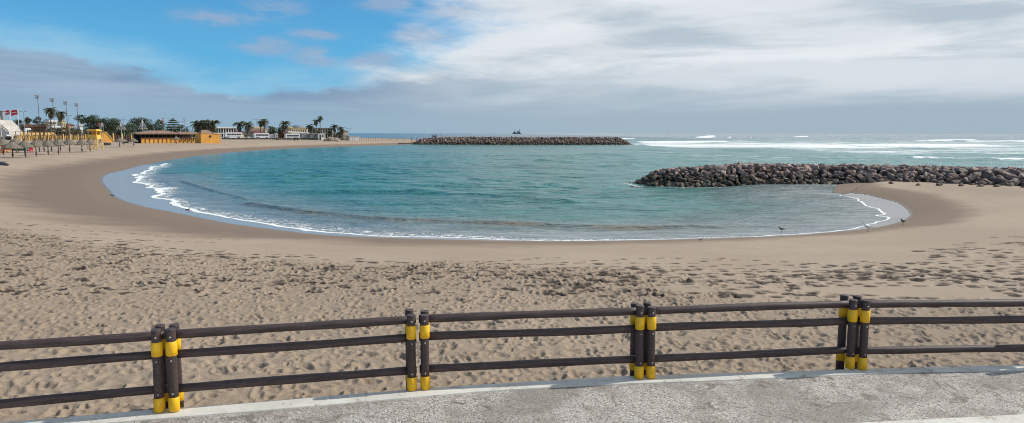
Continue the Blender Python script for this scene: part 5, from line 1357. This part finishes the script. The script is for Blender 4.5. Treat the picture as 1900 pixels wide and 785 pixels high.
street_lamp(648, 238.5, 254, 322, 'low street lamp at the corner of the cream house', 1.0)
def cone_frame(px, pt, pr, pb, wpx, label, Y=250):
    p = W(px, pb, Y); gz = min(p.z, TZ(p.x, p.y)); s = Y / FPX; zt = W(px, pt, Y).z - gz; zr = W(px, pr, Y).z - gz; rr_ = wpx * s / 2
    root = empty('cone_frame', (p.x, p.y, gz), label, 'canopy frame', 'white cone shaped frames at the beach entrance')
    MB().cyl((0, 0, 0), (0, 0, zt), .12, .08, 8).build('pole', WHITE, root)
    for k in range(8):
        a = k * math.pi / 4 + .2; MB().tube([(0, 0, zt - .3), (math.cos(a) * rr_ * .45, math.sin(a) * rr_ * .45, zr + (zt - zr) * .38), (math.cos(a) * rr_, math.sin(a) * rr_, zr)], .028, 5).build('rib', WHITE, root)
    MB().tube([(math.cos(a) * rr_, math.sin(a) * rr_, zr) for a in np.linspace(0, 2 * math.pi, 25)], .06, 6, cap=False).build('ring', WHITE, root)
    MB().box((.12, 0, zt + .2), (.22, .05, .35)).build('pennant', RED, root)
cone_frame(225.4, 226, 239.6, 250, 16.5, 'smaller white cone frame, left of the taller one')
cone_frame(265.4, 220, 239.4, 250, 16, 'taller white cone frame before the round dark tree')

# ------------------------------------------------------------------ ship
p = W(959, 248.2, 6000); root = empty('ship', (p.x, p.y, WZ), 'distant dark grey ship on the horizon', 'ship'); s = 6000 / FPX
L_ = 16.5 * s
MB().prism([(-L_ / 2, 9), (-L_ * .47, 0), (L_ * .46, 0), (L_ / 2, 11), (L_ * .42, 9)], -7, 7).build('hull', BLUEG, root)
MB().prism([(-L_ * .38, 9), (-L_ * .15, 9), (-L_ * .17, 19), (-L_ * .3, 22), (-L_ * .37, 16)], -5, 5).build('aft_house', BLUEG, root)
MB().prism([(L_ * .12, 9), (L_ * .34, 9), (L_ * .32, 20), (L_ * .16, 24)], -5, 5).build('bridge', BLUEG, root)
MB().prism([(-L_ * .02, 9), (L_ * .09, 9), (L_ * .08, 27), (0, 27)], -3, 3).build('funnel', BLUEG, root)
MB().cyl((L_ * .28, 0, 18), (L_ * .31, 0, 44), 1.6, 1.0).cyl((L_ * .22, 0, 38), (L_ * .38, 0, 42), .8).build('mast', BLUEG, root)
MB().cyl((-L_ * .24, 0, 18), (-L_ * .26, 0, 34), 1.4, .8).build('aft_mast', BLUEG, root)

# ------------------------------------------------------------------ birds
def bird(px, pb, Lm, mats, label, wade=False, rz=0.0, z=None, grp=None):
    p = G(px, pb, WZ) if wade else GT(px, pb)
    if z is not None: p.z = z
    root = empty('bird', p, label, 'bird', grp, rz)
    # one continuous body from tail to beak base
    leg = 0.0 if wade == 'float' else Lm * .42
    prof = [(-.52, .02, .015), (-.42, .03, .03), (-.25, .06, .085), (-.05, .09, .135), (.14, .10, .14), (.25, .15, .105), (.31, .24, .062), (.34, .32, .055), (.37, .37, .066), (.41, .38, .062), (.455, .372, .03), (.47, .37, .012)]
    pts_ = [(x * Lm, 0, leg + (zz + .05) * Lm) for x, zz, r_ in prof]
    MB().tube(pts_, [r_ * Lm for _, _, r_ in prof], 14).build('body', mats[0], root, smooth=True)
    MB().add([(-.5 * Lm, sy * .07 * Lm, leg + .10 * Lm) for sy in (-1,)] + [(.18 * Lm, -.135 * Lm, leg + .22 * Lm), (.14 * Lm, -.14 * Lm, leg + .08 * Lm), (-.2 * Lm, -.105 * Lm, leg + .04 * Lm), (-.2 * Lm, -.09 * Lm, leg + .2 * Lm)], [(0, 3, 2, 1, 4)]).add([(-.5 * Lm, .07 * Lm, leg + .10 * Lm), (.18 * Lm, .135 * Lm, leg + .22 * Lm), (.14 * Lm, .14 * Lm, leg + .08 * Lm), (-.2 * Lm, .105 * Lm, leg + .04 * Lm), (-.2 * Lm, .09 * Lm, leg + .2 * Lm)], [(0, 4, 1, 2, 3)]).build('wing', mats[1], root)
    MB().cyl((.46 * Lm, 0, leg + .42 * Lm), (.58 * Lm, 0, leg + .40 * Lm), .02 * Lm, .006 * Lm, 6).build('beak', BEAK, root)
    if leg:
        for sy in (-1, 1): MB().tube([(.02 * Lm, sy * .05 * Lm, -.02), (0, sy * .05 * Lm, leg * .5), (.03 * Lm, sy * .05 * Lm, leg + .06 * Lm)], .016 * Lm, 5).box((.04 * Lm, sy * .05 * Lm, .01), (.12 * Lm, .06 * Lm, .015)).build('leg', BEAK, root)
    return root
bird(1610.5, 430.5, .5, (WHITEF, WHITEF), 'white and grey gull standing on the wet sand by the foam', rz=R(165))
bird(1675.5, 417.5, .42, (BLACKF, BLACKF), 'dark bird standing at the right end of the bay', rz=R(200))
bird(1450, 431.5, .36, (BLACKF, GREYF), 'dark bird wading in the shallows left of the gull', wade=True, rz=R(150))
bird(347.5, 390, .42, (BLACKF, BLACKF), 'dark bird floating in the foam on the left of the bay', wade='float', rz=R(20), z=WZ - .03)
bird(208.5, 367, .36, (BLACKF, GREYF), 'small dark bird on the wet sand at the left end of the bay', rz=R(190))
bird(1300, 449, .22, (GREYF, GREYF), 'tiny grey bird at the water edge in front of the breakwater', rz=R(10))
